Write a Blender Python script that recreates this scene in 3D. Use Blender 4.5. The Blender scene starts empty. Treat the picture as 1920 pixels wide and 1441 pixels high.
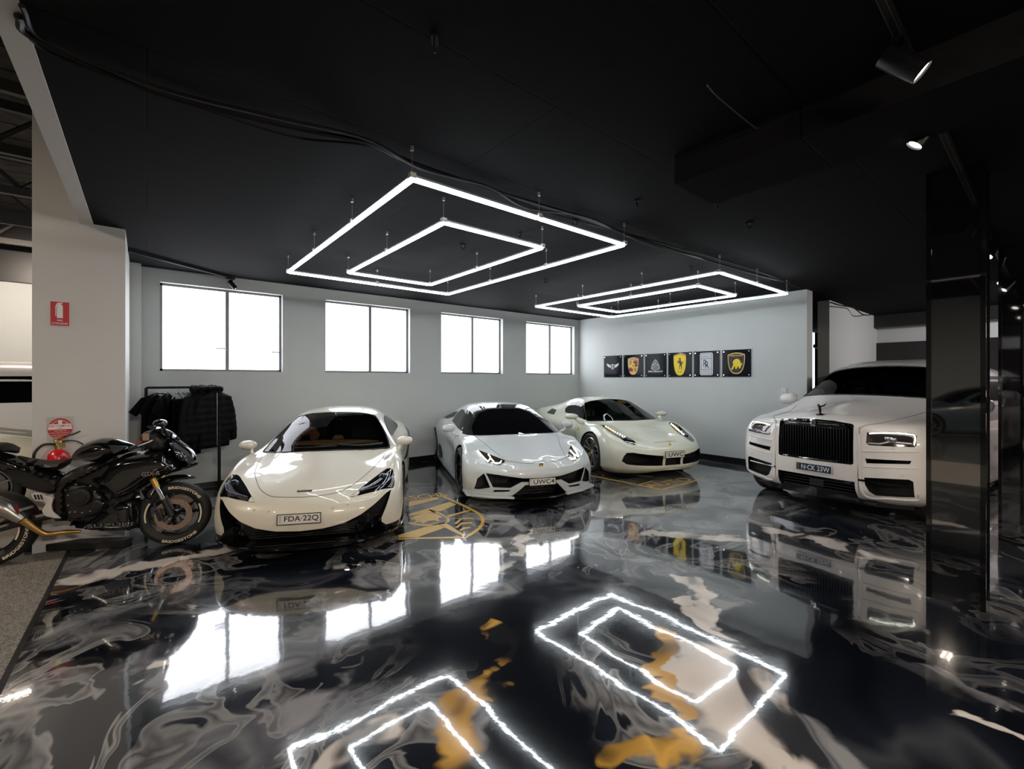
import bpy, bmesh, math, random
from mathutils import Vector, Matrix, geometry
from mathutils.bvhtree import BVHTree
from math import sin, cos, pi, radians as R, sqrt, atan2
random.seed(7)
S = bpy.context.scene
col = S.collection

# ------------------------------------------------------------------ camera, exposure, world, lights
EYE = 1.65
FPX = 835.0
HZ = 710.0
A0 = R(50.6)
DV = (cos(A0), sin(A0)); RV = (sin(A0), -cos(A0))
cam_d = bpy.data.cameras.new('camera'); cam = bpy.data.objects.new('camera', cam_d); col.objects.link(cam)
cam.location = (0, 0, EYE); cam.rotation_euler = (R(90), 0, A0 - R(90))
cam_d.sensor_width = 36; cam_d.lens = FPX / 1920 * 36; cam_d.shift_y = -(720.5 - HZ) / 1920
cam_d.clip_start = 0.05; cam_d.clip_end = 100
S.camera = cam
S.view_settings.view_transform = 'Standard'; S.view_settings.look = 'None'
S.view_settings.exposure = 0.0; S.view_settings.gamma = 1.0; S.view_settings.use_curve_mapping = False
w = bpy.data.worlds.new('world'); S.world = w; w.use_nodes = True
w.node_tree.nodes['Background'].inputs[0].default_value = (0.75, 0.85, 1, 1)
w.node_tree.nodes['Background'].inputs[1].default_value = 0.02

def light(name, kind, loc, energy, color=(1, 1, 1), size=1.0, size_y=None, aim=None, spot=None, blend=0.5):
    d = bpy.data.lights.new(name, kind); d.energy = energy; d.color = color
    if kind == 'AREA':
        d.size = size
        if size_y: d.shape = 'RECTANGLE'; d.size_y = size_y
    else: d.shadow_soft_size = size
    if kind == 'SPOT': d.spot_size = R(spot); d.spot_blend = blend
    o = bpy.data.objects.new(name, d); col.objects.link(o); o.location = loc
    if aim is not None:
        o.rotation_euler = (Vector(aim) - Vector(loc)).to_track_quat('-Z', 'Y').to_euler()
    return o
# ceiling lights of the two rooms behind and left of the camera
light('hall_lamp', 'AREA', (-4.5, 1.5, 4.5), 260, (1, 0.84, 0.68), 0.6, 0.12, aim=(-4.5, 1.5, 0))
light('hall_lamp', 'AREA', (-4.5, 5.5, 4.5), 160, (1, 0.84, 0.68), 0.6, 0.12, aim=(-4.5, 5.5, 0))
light('hall_lamp', 'AREA', (-4.5, -3.0, 4.5), 260, (1, 0.84, 0.68), 0.6, 0.12, aim=(-4.5, -3.0, 0))
light('hall_lamp', 'AREA', (-2.0, 12.5, 4.4), 150, (1, 0.84, 0.70), 0.6, 0.12, aim=(-2.0, 14.5, 0))
light('room_lamp', 'AREA', (0.6, -2.6, 3.1), 170, (1, 0.86, 0.72), 1.2, 0.2, aim=(0.9, -1.2, 0))
light('room_lamp', 'AREA', (4.0, -3.5, 3.1), 90, (1, 0.88, 0.75), 1.2, 0.2, aim=(4.4, -2.0, 0))
light('bay_lamp', 'AREA', (12.0, -1.2, 3.1), 110, (1, 0.93, 0.93), 1.0, 0.3, aim=(12.6, 1.5, 1))


CZ = 3.2            # showroom ceiling
WX, WY = 8.84, 7.98 # inner faces of end wall and window wall

def ray(px): t = (px - 960) / FPX; return (DV[0] + RV[0] * t, DV[1] + RV[1] * t)
def fl(px, py, z=0.0):
    a, b = ray(px); s = FPX * (z - EYE) / (HZ - py); return Vector((a * s, b * s, z))
def onX(px, py, X):
    a, b = ray(px); s = X / a; return Vector((X, b * s, EYE + (HZ - py) * s / FPX))
def onY(px, py, Y):
    a, b = ray(px); s = Y / b; return Vector((a * s, Y, EYE + (HZ - py) * s / FPX))

# ------------------------------------------------------------------ materials
MT = {}
def mat(name, base=(0.8, 0.8, 0.8), rough=0.5, metal=0.0, coat=0.0, emit=None, es=0.0, spec=0.5, noise=0.0, nscale=20, bump=0.0, bscale=60, trans=None):
    if name in MT: return MT[name]
    m = bpy.data.materials.new(name); m.use_nodes = True; nt = m.node_tree; p = nt.nodes['Principled BSDF']
    p.inputs['Base Color'].default_value = (*base, 1); p.inputs['Roughness'].default_value = rough
    p.inputs['Metallic'].default_value = metal; p.inputs['Coat Weight'].default_value = coat
    p.inputs['Coat Roughness'].default_value = 0.02; p.inputs['Specular IOR Level'].default_value = spec
    if emit: p.inputs['Emission Color'].default_value = (*emit, 1); p.inputs['Emission Strength'].default_value = es
    if noise or bump:
        tc = nt.nodes.new('ShaderNodeTexCoord')
    if noise:
        n = nt.nodes.new('ShaderNodeTexNoise'); n.inputs['Scale'].default_value = nscale; n.inputs['Detail'].default_value = 4
        nt.links.new(tc.outputs['Object'], n.inputs['Vector'])
        r = nt.nodes.new('ShaderNodeValToRGB')
        r.color_ramp.elements[0].position = 0.3; r.color_ramp.elements[1].position = 0.7
        r.color_ramp.elements[0].color = (*[c * (1 - noise) for c in base], 1)
        r.color_ramp.elements[1].color = (*[min(1, c * (1 + noise)) for c in base], 1)
        nt.links.new(n.outputs['Fac'], r.inputs['Fac']); nt.links.new(r.outputs['Color'], p.inputs['Base Color'])
    if bump:
        n = nt.nodes.new('ShaderNodeTexNoise'); n.inputs['Scale'].default_value = bscale; n.inputs['Detail'].default_value = 3
        nt.links.new(tc.outputs['Object'], n.inputs['Vector'])
        b = nt.nodes.new('ShaderNodeBump'); b.inputs['Strength'].default_value = bump; b.inputs['Distance'].default_value = 0.01
        nt.links.new(n.outputs['Fac'], b.inputs['Height']); nt.links.new(b.outputs['Normal'], p.inputs['Normal'])
    if trans is not None:
        # tinted clear sheet: mostly see-through with a mirror-like surface
        nt.nodes.remove(p); out = nt.nodes['Material Output']
        g = nt.nodes.new('ShaderNodeBsdfGlossy'); g.inputs['Roughness'].default_value = rough
        t = nt.nodes.new('ShaderNodeBsdfTransparent'); t.inputs[0].default_value = (*trans, 1)
        f = nt.nodes.new('ShaderNodeFresnel'); f.inputs[0].default_value = 1.27
        mx = nt.nodes.new('ShaderNodeMixShader'); nt.links.new(f.outputs[0], mx.inputs[0])
        nt.links.new(t.outputs[0], mx.inputs[1]); nt.links.new(g.outputs[0], mx.inputs[2]); nt.links.new(mx.outputs[0], out.inputs[0])
    MT[name] = m; return m

# ------------------------------------------------------------------ object helpers
def tag(o, label=None, cat=None, group=None, kind=None):
    if label: o['label'] = label
    if cat: o['category'] = cat
    if group: o['group'] = group
    if kind: o['kind'] = kind
    return o
def empty(name, loc=(0, 0, 0), rz=0.0, label=None, cat=None, group=None):
    o = bpy.data.objects.new(name, None); col.objects.link(o); o.location = loc; o.rotation_euler = (0, 0, rz)
    o.empty_display_size = 0.1
    return tag(o, label, cat, group)
def copy_tree(o, parent=None):
    c = o.copy(); col.objects.link(c)
    if parent: c.parent = parent
    for ch in list(o.children): copy_tree(ch, c)
    return c

class MB:
    """collects shapes; build() links them as one mesh object"""
    def __init__(s): s.v = []; s.f = []; s.m = []; s.mi = 0; s.M = Matrix()
    def add(s, vs, fs):
        n = len(s.v); s.v += [s.M @ Vector(v) for v in vs]
        for f in fs: s.f.append([i + n for i in f]); s.m.append(s.mi)
        return s
    def box(s, c, d, rz=0.0, bev=0.0, rot=None):
        x, y, z = d[0] / 2, d[1] / 2, d[2] / 2
        M = rot if rot is not None else Matrix.Rotation(rz, 3, 'Z')
        if bev <= 0:
            vs = [(i * x, j * y, k * z) for i in (-1, 1) for j in (-1, 1) for k in (-1, 1)]
            fs = [(0, 1, 3, 2), (4, 6, 7, 5), (0, 4, 5, 1), (2, 3, 7, 6), (0, 2, 6, 4), (1, 5, 7, 3)]
        else:
            bm = bmesh.new(); bmesh.ops.create_cube(bm, size=1)
            for v in bm.verts: v.co = Vector((v.co.x * 2 * x, v.co.y * 2 * y, v.co.z * 2 * z))
            bmesh.ops.bevel(bm, geom=bm.edges[:], offset=min(bev, x * .99, y * .99, z * .99), segments=2, affect='EDGES', profile=0.5)
            bm.verts.index_update(); vs = [tuple(v.co) for v in bm.verts]; fs = [[v.index for v in f.verts] for f in bm.faces]; bm.free()
        return s.add([M @ Vector(v) + Vector(c) for v in vs], fs)
    def tube(s, pts, r, n=8, cap=True, closed=False):
        pts = [Vector(p) for p in pts]; N = len(pts); vs = []; fs = []
        rr = r if isinstance(r, (list, tuple)) else [r] * N
        up = None
        for i, p in enumerate(pts):
            if closed: t = pts[(i + 1) % N] - pts[i - 1]
            else: t = pts[min(i + 1, N - 1)] - pts[max(i - 1, 0)]
            t.normalize()
            if up is None:
                up = Vector((0, 0, 1)) if abs(t.z) < 0.9 else Vector((1, 0, 0))
            a = up - t * up.dot(t)
            if a.length < 1e-5: a = t.orthogonal()
            a.normalize(); up = a; b = t.cross(a)
            for k in range(n):
                q = 2 * pi * k / n; vs.append(p + (a * cos(q) + b * sin(q)) * rr[i])
        for i in range(N if closed else N - 1):
            for k in range(n):
                j = (i + 1) % N
                fs.append((i * n + k, i * n + (k + 1) % n, j * n + (k + 1) % n, j * n + k))
        if cap and not closed: fs.append(list(range(n))[::-1]); fs.append([(N - 1) * n + k for k in range(n)])
        return s.add(vs, fs)
    def cyl(s, a, b, r, n=20, r2=None):
        return s.tube([a, b], [r, r if r2 is None else r2], n)
    def lathe(s, prof, c=(0, 0, 0), axis='z', n=32, closed=False):
        """prof: (radius, height) list; axis y: height along y"""
        vs = []; fs = []
        for k in range(n):
            q = 2 * pi * k / n
            for (r, h) in prof:
                p = (r * cos(q), r * sin(q), h) if axis == 'z' else ((r * cos(q), h, r * sin(q)) if axis == 'y' else (h, r * cos(q), r * sin(q)))
                vs.append(Vector(p) + Vector(c))
        L = len(prof)
        for k in range(n):
            kk = (k + 1) % n
            for i in range(L if closed else L - 1):
                j = (i + 1) % L
                fs.append((k * L + i, kk * L + i, kk * L + j, k * L + j))
        return s.add(vs, fs)
    def sph(s, c, r, n=16, m=10):
        rx = r if isinstance(r, (list, tuple)) else (r, r, r)
        vs = []; fs = []
        for i in range(m + 1):
            a = pi * i / m
            for k in range(n):
                q = 2 * pi * k / n; vs.append((c[0] + rx[0] * sin(a) * cos(q), c[1] + rx[1] * sin(a) * sin(q), c[2] + rx[2] * cos(a)))
        for i in range(m):
            for k in range(n): fs.append((i * n + k, (i + 1) * n + k, (i + 1) * n + (k + 1) % n, i * n + (k + 1) % n))
        return s.add(vs, fs)
    def prism(s, poly, o, u, v, n, t, taper=0.0):
        """2D polygon placed at o with axes u, v and extruded by t along n"""
        o, u, v, n = Vector(o), Vector(u), Vector(v), Vector(n)
        k = len(poly)
        a = [o + u * p[0] + v * p[1] for p in poly]
        vs = a + [p + n * t for p in a]
        tris = geometry.tessellate_polygon([[Vector((p[0], p[1], 0)) for p in poly]])
        fs = [list(t_) for t_ in tris] + [[i + k for i in t_][::-1] for t_ in tris]
        fs += [(i, (i + 1) % k, (i + 1) % k + k, i + k) for i in range(k)]
        return s.add(vs, fs)
    def build(s, name, mats, parent=None, smooth=False, angle=None):
        me = bpy.data.meshes.new(name); me.from_pydata([tuple(v) for v in s.v], [], s.f)
        mats = mats if isinstance(mats, (list, tuple)) else [mats]
        for m in mats: me.materials.append(m)
        if len(mats) > 1: me.polygons.foreach_set('material_index', s.m)
        bm = bmesh.new(); bm.from_mesh(me); bmesh.ops.remove_doubles(bm, verts=bm.verts[:], dist=1e-6)
        bmesh.ops.recalc_face_normals(bm, faces=bm.faces[:]); bm.to_mesh(me); bm.free()
        if smooth:
            me.polygons.foreach_set('use_smooth', [True] * len(me.polygons)); me.set_sharp_from_angle(angle=R(angle or 35))
        me.update()
        o = bpy.data.objects.new(name, me); col.objects.link(o)
        if parent: o.parent = parent
        return o

def text_mesh(txt, size=1.0, depth=0.01, bold=0.0, align='CENTER'):
    """verts, faces of a text in the xy plane, height given, centred"""
    cu = bpy.data.curves.new('t', 'FONT'); cu.body = txt; cu.size = 1.0; cu.extrude = 0.5; cu.offset = bold; cu.align_x = align; cu.resolution_u = 3
    ob = bpy.data.objects.new('t', cu); col.objects.link(ob)
    dg = bpy.context.evaluated_depsgraph_get(); me = bpy.data.meshes.new_from_object(ob.evaluated_get(dg))
    vs = [v.co.copy() for v in me.vertices]; fs = [list(p.vertices) for p in me.polygons]
    bpy.data.objects.remove(ob); bpy.data.curves.remove(cu); bpy.data.meshes.remove(me)
    if not vs: return vs, fs, 0, 0
    x0 = min(v.x for v in vs); x1 = max(v.x for v in vs); y0 = min(v.y for v in vs); y1 = max(v.y for v in vs)
    k = size / (y1 - y0)
    vs = [Vector(((v.x - (x0 + x1) / 2) * k, (v.y - (y0 + y1) / 2) * k, v.z * depth)) for v in vs]
    return vs, fs, (x1 - x0) * k, size
def put_text(mb, txt, o, u, v, h, w=None, depth=0.002, bold=0.0):
    vs, fs, tw, th = text_mesh(txt, h, depth, bold)
    o, u, v = Vector(o), Vector(u).normalized(), Vector(v).normalized(); n = u.cross(v)
    k = (w / tw) if w else 1
    mb.add([o + u * p.x * k + v * p.y + n * p.z for p in vs], fs)

# smooth curve through 2D / 3D points
def cr(p, n=6, closed=False):
    p = [Vector(q) for q in p]; N = len(p); out = []
    for i in range(N if closed else N - 1):
        a = p[i - 1] if (i > 0 or closed) else p[0] * 2 - p[1]
        b = p[i]; c = p[(i + 1) % N]
        d = p[(i + 2) % N] if (i + 2 < N or closed) else c * 2 - b
        for k in range(n):
            t = k / n
            out.append(0.5 * ((2 * b) + (c - a) * t + (2 * a - 5 * b + 4 * c - d) * t * t + (3 * b - a - 3 * c + d) * t ** 3))
    if not closed: out.append(p[-1])
    return out
def tri_poly(poly, step):
    """dense triangulation of a 2D polygon: pts, tris, boundary count"""
    b = []
    for i, p in enumerate(poly):
        q = poly[(i + 1) % len(poly)]; L = math.hypot(q[0] - p[0], q[1] - p[1]); k = max(1, int(L / step + 0.5))
        for j in range(k): b.append((p[0] + (q[0] - p[0]) * j / k, p[1] + (q[1] - p[1]) * j / k))
    nb = len(b)
    x0 = min(p[0] for p in b); x1 = max(p[0] for p in b); y0 = min(p[1] for p in b); y1 = max(p[1] for p in b)
    pts = [Vector(p) for p in b]
    def dist(p):
        m = 9e9
        for i in range(nb):
            a = pts[i]; c = pts[(i + 1) % nb]; e = c - a; L2 = e.length_squared
            t = 0 if L2 == 0 else max(0, min(1, (p - a).dot(e) / L2)); m = min(m, (a + e * t - p).length)
        return m
    def inside(p):
        r = False
        for i in range(nb):
            a = pts[i]; c = pts[(i + 1) % nb]
            if (a.y > p.y) != (c.y > p.y) and p.x < (c.x - a.x) * (p.y - a.y) / (c.y - a.y) + a.x: r = not r
        return r
    ins = []; j = 0; y = y0 + step / 2
    while y < y1:
        x = x0 + (step / 2 if j % 2 else step)
        while x < x1:
            p = Vector((x, y))
            if inside(p):
                dd = dist(p)
                if dd > step * 0.45: ins.append((p, dd))
            x += step
        y += step * 0.87; j += 1
    allp = pts + [p for p, _ in ins]
    r = geometry.delaunay_2d_cdt(allp, [(i, (i + 1) % nb) for i in range(nb)], [list(range(nb))], 1, 1e-6)
    ov, ofc, orig = r[0], r[2], r[3]
    dd = [0.0] * nb + [d for _, d in ins]
    ds = [dd[o[0]] if o else 0.0 for o in orig]
    ds = [0.0 if (o and min(o) < nb) else d for o, d in zip(orig, ds)]
    return ov, ofc, ds
def inflate(mb, poly, T, rim=0.05, step=0.04, o=(0, 0, 0), u=(1, 0, 0), v=(0, 0, 1), n=(0, 1, 0), both=True, edge=0.0, fn=None):
    """pillow solid: outline in the u-v plane, domed along n by T over a margin rim"""
    pts, tris, ds = tri_poly([tuple(p)[:2] for p in poly], step)
    o, u, v, n = Vector(o), Vector(u), Vector(v), Vector(n)
    vs = []; fs = []
    N = len(pts)
    def h(d):
        q = min(1, d / rim); return edge + (T - edge) * sqrt(max(0, 1 - (1 - q) ** 2))
    for sgn in ((1, -1) if both else (1,)):
        for p, d in zip(pts, ds):
            hh = h(d); c = o + u * p[0] + v * p[1]
            if fn: hh = fn(p, hh, sgn)
            vs.append(c + n * hh * sgn)
    for t in tris: fs.append(list(t))
    if both:
        for t in tris: fs.append([i + N for i in t][::-1])
        # stitch boundary when there is an edge thickness
        cnt = {}
        for t in tris:
            for a, b in zip(t, list(t[1:]) + [t[0]]):
                cnt[(min(a, b), max(a, b))] = cnt.get((min(a, b), max(a, b)), 0) + 1
        if edge > 0 or fn:
            for (a, b), c_ in cnt.items():
                if c_ == 1: fs.append((a, b, b + N, a + N))
    mb.add(vs, fs)

# ------------------------------------------------------------------ common materials
WHITE_WALL = mat('painted wall', (0.50, 0.525, 0.515), 0.6, noise=0.015, nscale=3, bump=0.03, bscale=300)
BLACK_CEIL = None
ALU = mat('aluminium', (0.55, 0.57, 0.6), 0.35, 0.9)
BLACKM = mat('black metal', (0.012, 0.012, 0.013), 0.4, 0.0)
BLACKP = mat('black plastic', (0.01, 0.01, 0.011), 0.45)
GLOSSB = mat('gloss black', (0.004, 0.004, 0.005), 0.08, coat=1.0)
RUBBER = mat('tyre rubber', (0.012, 0.012, 0.012), 0.65)
CHROME = mat('chrome', (0.8, 0.8, 0.82), 0.08, 1.0)
DKWHEEL = mat('dark wheel metal', (0.03, 0.03, 0.033), 0.25, 0.6, coat=0.6)
SILVER = mat('silver wheel metal', (0.35, 0.35, 0.37), 0.25, 0.9)
DISC = mat('brake disc steel', (0.3, 0.29, 0.28), 0.3, 0.9)
REDP = mat('red paint', (0.55, 0.01, 0.015), 0.25, coat=0.7)
WHITEP = mat('white lettering', (0.85, 0.85, 0.85), 0.5)
BLACKT = mat('black lettering', (0.01, 0.01, 0.012), 0.5)
GOLDP = mat('gold paint', (0.60, 0.33, 0.03), 0.4, 0.1)

# ------------------------------------------------------------------ ceiling material
def ceiling_mat():
    m = bpy.data.materials.new('black ceiling boards'); m.use_nodes = True; nt = m.node_tree; p = nt.nodes['Principled BSDF']
    L = nt.links.new
    tc = nt.nodes.new('ShaderNodeTexCoord'); mp = nt.nodes.new('ShaderNodeMapping'); L(tc.outputs['Object'], mp.inputs[0])
    br = nt.nodes.new('ShaderNodeTexBrick'); L(mp.outputs[0], br.inputs['Vector'])
    br.inputs['Color1'].default_value = (0.0062, 0.006, 0.0068, 1); br.inputs['Color2'].default_value = (0.0078, 0.0075, 0.0085, 1)
    br.inputs['Mortar'].default_value = (0.001, 0.001, 0.001, 1); br.inputs['Scale'].default_value = 1.0
    br.inputs['Mortar Size'].default_value = 0.008; br.inputs['Brick Width'].default_value = 3.1; br.inputs['Row Height'].default_value = 0.9
    br.inputs['Mortar Smooth'].default_value = 0.3; br.offset = 0.42
    n = nt.nodes.new('ShaderNodeTexNoise'); n.inputs['Scale'].default_value = 6; n.inputs['Detail'].default_value = 5; L(tc.outputs['Object'], n.inputs[0])
    mx = nt.nodes.new('ShaderNodeMixRGB'); mx.blend_type = 'MULTIPLY'; mx.inputs[0].default_value = 0.5
    rp = nt.nodes.new('ShaderNodeValToRGB'); rp.color_ramp.elements[0].position = 0.32; rp.color_ramp.elements[0].color = (0.45, 0.45, 0.45, 1); rp.color_ramp.elements[1].position = 0.45
    L(n.outputs['Fac'], rp.inputs[0]); L(br.outputs['Color'], mx.inputs[1]); L(rp.outputs[0], mx.inputs[2]); L(mx.outputs[0], p.inputs['Base Color'])
    p.inputs['Roughness'].default_value = 0.9; p.inputs['Specular IOR Level'].default_value = 0.10
    bp = nt.nodes.new('ShaderNodeBump'); bp.inputs['Strength'].default_value = 0.35; bp.inputs['Distance'].default_value = 0.02
    L(br.outputs['Fac'], bp.inputs['Height']); bp.invert = True; L(bp.outputs[0], p.inputs['Normal'])
    return m
BLACK_CEIL = ceiling_mat()

# ------------------------------------------------------------------ poured epoxy floor
def epoxy_mat():
    m = bpy.data.materials.new('marbled epoxy floor'); m.use_nodes = True; nt = m.node_tree; N = nt.nodes; p = N['Principled BSDF']
    L = nt.links.new
    def math_(op, a, b=None, c=None, clamp=False):
        n = N.new('ShaderNodeMath'); n.operation = op; n.use_clamp = clamp
        for i, q in enumerate((a, b, c)):
            if q is None: continue
            if isinstance(q, (int, float)): n.inputs[i].default_value = q
            else: L(q, n.inputs[i])
        return n.outputs[0]
    def vmath(op, a, b=None, out=0):
        n = N.new('ShaderNodeVectorMath'); n.operation = op
        for i, q in enumerate((a, b)):
            if q is None: continue
            if isinstance(q, (tuple, list, Vector)): n.inputs[i].default_value = tuple(q)
            elif isinstance(q, (int, float)): n.inputs[3].default_value = q
            else: L(q, n.inputs[i])
        return n.outputs[out]
    def noise(vec, sc, det=3, dist=0.0, rough=0.5, color=False):
        n = N.new('ShaderNodeTexNoise'); n.inputs['Scale'].default_value = sc; n.inputs['Detail'].default_value = det
        n.inputs['Distortion'].default_value = dist; n.inputs['Roughness'].default_value = rough
        L(vec, n.inputs['Vector']); return n.outputs[1 if color else 0]
    def ramp(fac, stops):
        r = N.new('ShaderNodeValToRGB'); e = r.color_ramp.elements
        e[0].position, e[0].color = stops[0][0], (*stops[0][1], 1); e[1].position, e[1].color = stops[-1][0], (*stops[-1][1], 1)
        for q in stops[1:-1]: x = e.new(q[0]); x.color = (*q[1], 1)
        L(fac, r.inputs[0]); return r.outputs[0]
    def mix(f, a, b):
        n = N.new('ShaderNodeMixRGB')
        for i, q in enumerate((f, a, b)):
            if isinstance(q, (int, float)): n.inputs[i].default_value = q
            elif isinstance(q, tuple): n.inputs[i].default_value = (*q, 1)
            else: L(q, n.inputs[i])
        return n.outputs[0]
    geo = N.new('ShaderNodeNewGeometry'); P = geo.outputs['Position']
    # liquid domain warp
    n1 = noise(P, 0.6, 1, 0.3, 0.4, True); w1 = vmath('SCALE', vmath('SUBTRACT', n1, (0.5, 0.5, 0.5)), 1.3)
    P1 = vmath('ADD', P, w1)
    n2 = noise(P1, 1.5, 2, 0.5, 0.4, True); w2 = vmath('SCALE', vmath('SUBTRACT', n2, (0.5, 0.5, 0.5)), 0.5)
    P2 = vmath('ADD', P1, w2)
    soft = noise(P2, 0.7, 2, 0.8, 0.5)
    fine = noise(P2, 1.7, 3, 1.5, 0.5)
    rid = noise(P2, 1.3, 1.5, 1.6, 0.45)
    # base: navy black with smoky clouds
    base = ramp(soft, [(0.40, (0.003, 0.004, 0.007)), (0.52, (0.010, 0.013, 0.020)), (0.58, (0.045, 0.048, 0.056)), (0.66, (0.012, 0.013, 0.018))])
    # bands of grey and white, sharp sided
    vein = ramp(fine, [(0.50, (0, 0, 0)), (0.515, (1, 1, 1)), (0.55, (0.25,) * 3), (0.60, (0.8,) * 3), (0.62, (0, 0, 0))])
    dirt = noise(P, 9, 4, 0.5)
    def strand(a, b, wd, sharp=0.35):
        """soft-edged swathe from floor point a to b, width wd, in warped space"""
        a = Vector((a[0], a[1], 0)); b = Vector((b[0], b[1], 0)); e = b - a; L2 = e.length_squared
        pa = vmath('SUBTRACT', P3, tuple(a))
        t = math_('DIVIDE', vmath('DOT_PRODUCT', pa, tuple(e), out=1), L2, clamp=True)
        sc = N.new('ShaderNodeVectorMath'); sc.operation = 'SCALE'; sc.inputs[0].default_value = tuple(e); L(t, sc.inputs[3])
        d = vmath('LENGTH', vmath('SUBTRACT', pa, sc.outputs[0]), out=1)
        n = N.new('ShaderNodeMapRange'); n.interpolation_type = 'SMOOTHSTEP'; L(d, n.inputs[0])
        n.inputs[1].default_value = wd * (1 - sharp); n.inputs[2].default_value = wd * (1 + sharp); n.inputs[3].default_value = 1; n.inputs[4].default_value = 0
        return n.outputs[0]
    w3 = vmath('MULTIPLY', vmath('SUBTRACT', noise(P, 1.6, 3, 1.0, 0.5, True), (0.5, 0.5, 0.5)), (0.7, 0.7, 0))
    w4 = vmath('MULTIPLY', vmath('SUBTRACT', noise(P, 5.0, 2, 1.0, 0.5, True), (0.5, 0.5, 0.5)), (0.12, 0.12, 0))
    P3 = vmath('ADD', vmath('ADD', P, w3), w4)
    def many(lst):
        o = None
        for a, b, wd in lst:
            s_ = strand(fl(*a), fl(*b), wd)
            o = s_ if o is None else math_('MAXIMUM', o, s_)
        return o
    whites = many([((1290, 1085), (1330, 1180), 0.06), ((1345, 1240), (1400, 1390), 0.20), ((1440, 1420), (1530, 1441), 0.07), ((1640, 1040), (1460, 990), 0.10), ((1270, 1240), (1340, 1300), 0.10),
                   ((620, 1410), (760, 1340), 0.08), ((350, 1235), (240, 1270), 0.06), ((140, 1085), (420, 1030), 0.10), ((1000, 1000), (930, 1065), 0.05), ((1400, 1015), (1230, 1000), 0.10), ((1800, 1340), (1920, 1370), 0.03), ((1000, 1420), (900, 1441), 0.0)])
    golds = many([((905, 1165), (915, 1250), 0.055), ((900, 1290), (840, 1400), 0.08), ((1225, 1195), (1250, 1260), 0.07), ((1270, 1270), (1270, 1340), 0.05), ((1140, 1425), (1290, 1415), 0.06), ((850, 1165), (920, 1165), 0.03)])
    greys = many([((500, 1240), (650, 1180), 0.20), ((430, 1410), (640, 1330), 0.22), ((700, 1070), (960, 1090), 0.20), ((150, 1180), (330, 1110), 0.18), ((1150, 1060), (1330, 1110), 0.25), ((1500, 1370), (1580, 1441), 0.10), ((1250, 950), (1400, 900), 1.0), ((950, 980), (1150, 990), 0.4), ((1700, 1240), (1900, 1300), 0.05), ((900, 1330), (780, 1290), 0.10), ((230, 1240), (330, 1290), 0.10), ((760, 1110), (600, 1130), 0.08)])
    gv = ramp(rid, [(0.38, (0.03, 0.032, 0.038)), (0.47, (0.17, 0.175, 0.19)), (0.52, (0.10, 0.10, 0.115)), (0.60, (0.28, 0.28, 0.29))])
    wv = ramp(rid, [(0.33, (0.05, 0.045, 0.045)), (0.38, (0.55, 0.50, 0.46)), (0.50, (0.72, 0.66, 0.60)), (0.62, (0.60, 0.56, 0.53)), (0.66, (0.10, 0.10, 0.11))])
    ov = ramp(rid, [(0.36, (0.01, 0.01, 0.012)), (0.41, (0.40, 0.22, 0.04)), (0.55, (0.62, 0.36, 0.08)), (0.62, (0.30, 0.17, 0.04)), (0.65, (0.01, 0.01, 0.012))])
    # far lane under the wall is a calmer grey
    c = mix(math_('MULTIPLY', greys, 0.9), base, gv)
    pres = noise(P, 0.55, 2, 0.3)
    presr = ramp(pres, [(0.40, (0, 0, 0)), (0.52, (1, 1, 1))])
    calm = many([((1600, 1330), (1900, 1420), 0.75), ((1000, 1330), (1000, 1441), 0.35), ((900, 1150), (760, 1230), 0.2)])
    vm = math_('MULTIPLY', math_('MULTIPLY', vein, math_('SUBTRACT', 1.0, calm)), math_('MULTIPLY', presr, 0.9))
    c = mix(vm, c, (0.27, 0.265, 0.26))
    c = mix(whites, c, wv)
    c = mix(golds, c, ov)
    # fine metallic flakes
    L(c, p.inputs['Base Color'])
    p.inputs['Roughness'].default_value = 0.10
    p.inputs['Specular IOR Level'].default_value = 0.5
    p.inputs['Coat Weight'].default_value = 1.0; p.inputs['Coat Roughness'].default_value = 0.015; p.inputs['Coat IOR'].default_value = 1.6
    h1 = noise(P, 1.1, 2); h2 = noise(P, 110, 2)
    hh = math_('ADD', math_('MULTIPLY', h1, 0.45), math_('MULTIPLY', h2, 0.0022))
    hh = math_('ADD', hh, math_('MULTIPLY', noise(P, 6.0, 3), 0.035))
    b = N.new('ShaderNodeBump'); b.inputs['Strength'].default_value = 1.0; b.inputs['Distance'].default_value = 0.012; L(hh, b.inputs['Height'])
    L(b.outputs[0], p.inputs['Coat Normal']); L(b.outputs[0], p.inputs['Normal'])
    return m
EPOXY = epoxy_mat()
def grit_mat():
    m = mat('stone chip flooring', (0.16, 0.15, 0.135), 0.55, bump=0.3, bscale=200); nt = m.node_tree; p = nt.nodes['Principled BSDF']
    v = nt.nodes.new('ShaderNodeTexVoronoi'); v.inputs['Scale'].default_value = 130; tc = nt.nodes.new('ShaderNodeTexCoord'); nt.links.new(tc.outputs['Object'], v.inputs['Vector'])
    r = nt.nodes.new('ShaderNodeValToRGB'); r.color_ramp.elements[0].color = (0.04, 0.04, 0.04, 1); r.color_ramp.elements[1].color = (0.34, 0.31, 0.27, 1)
    bw = nt.nodes.new('ShaderNodeRGBToBW'); nt.links.new(v.outputs['Color'], bw.inputs[0]); nt.links.new(bw.outputs[0], r.inputs[0]); nt.links.new(r.outputs[0], p.inputs['Base Color'])
    return m
GRIT = grit_mat()

def struct(name, mb, m, smooth=False):
    o = mb.build(name, m, smooth=smooth); o['kind'] = 'structure'; return o

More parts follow.
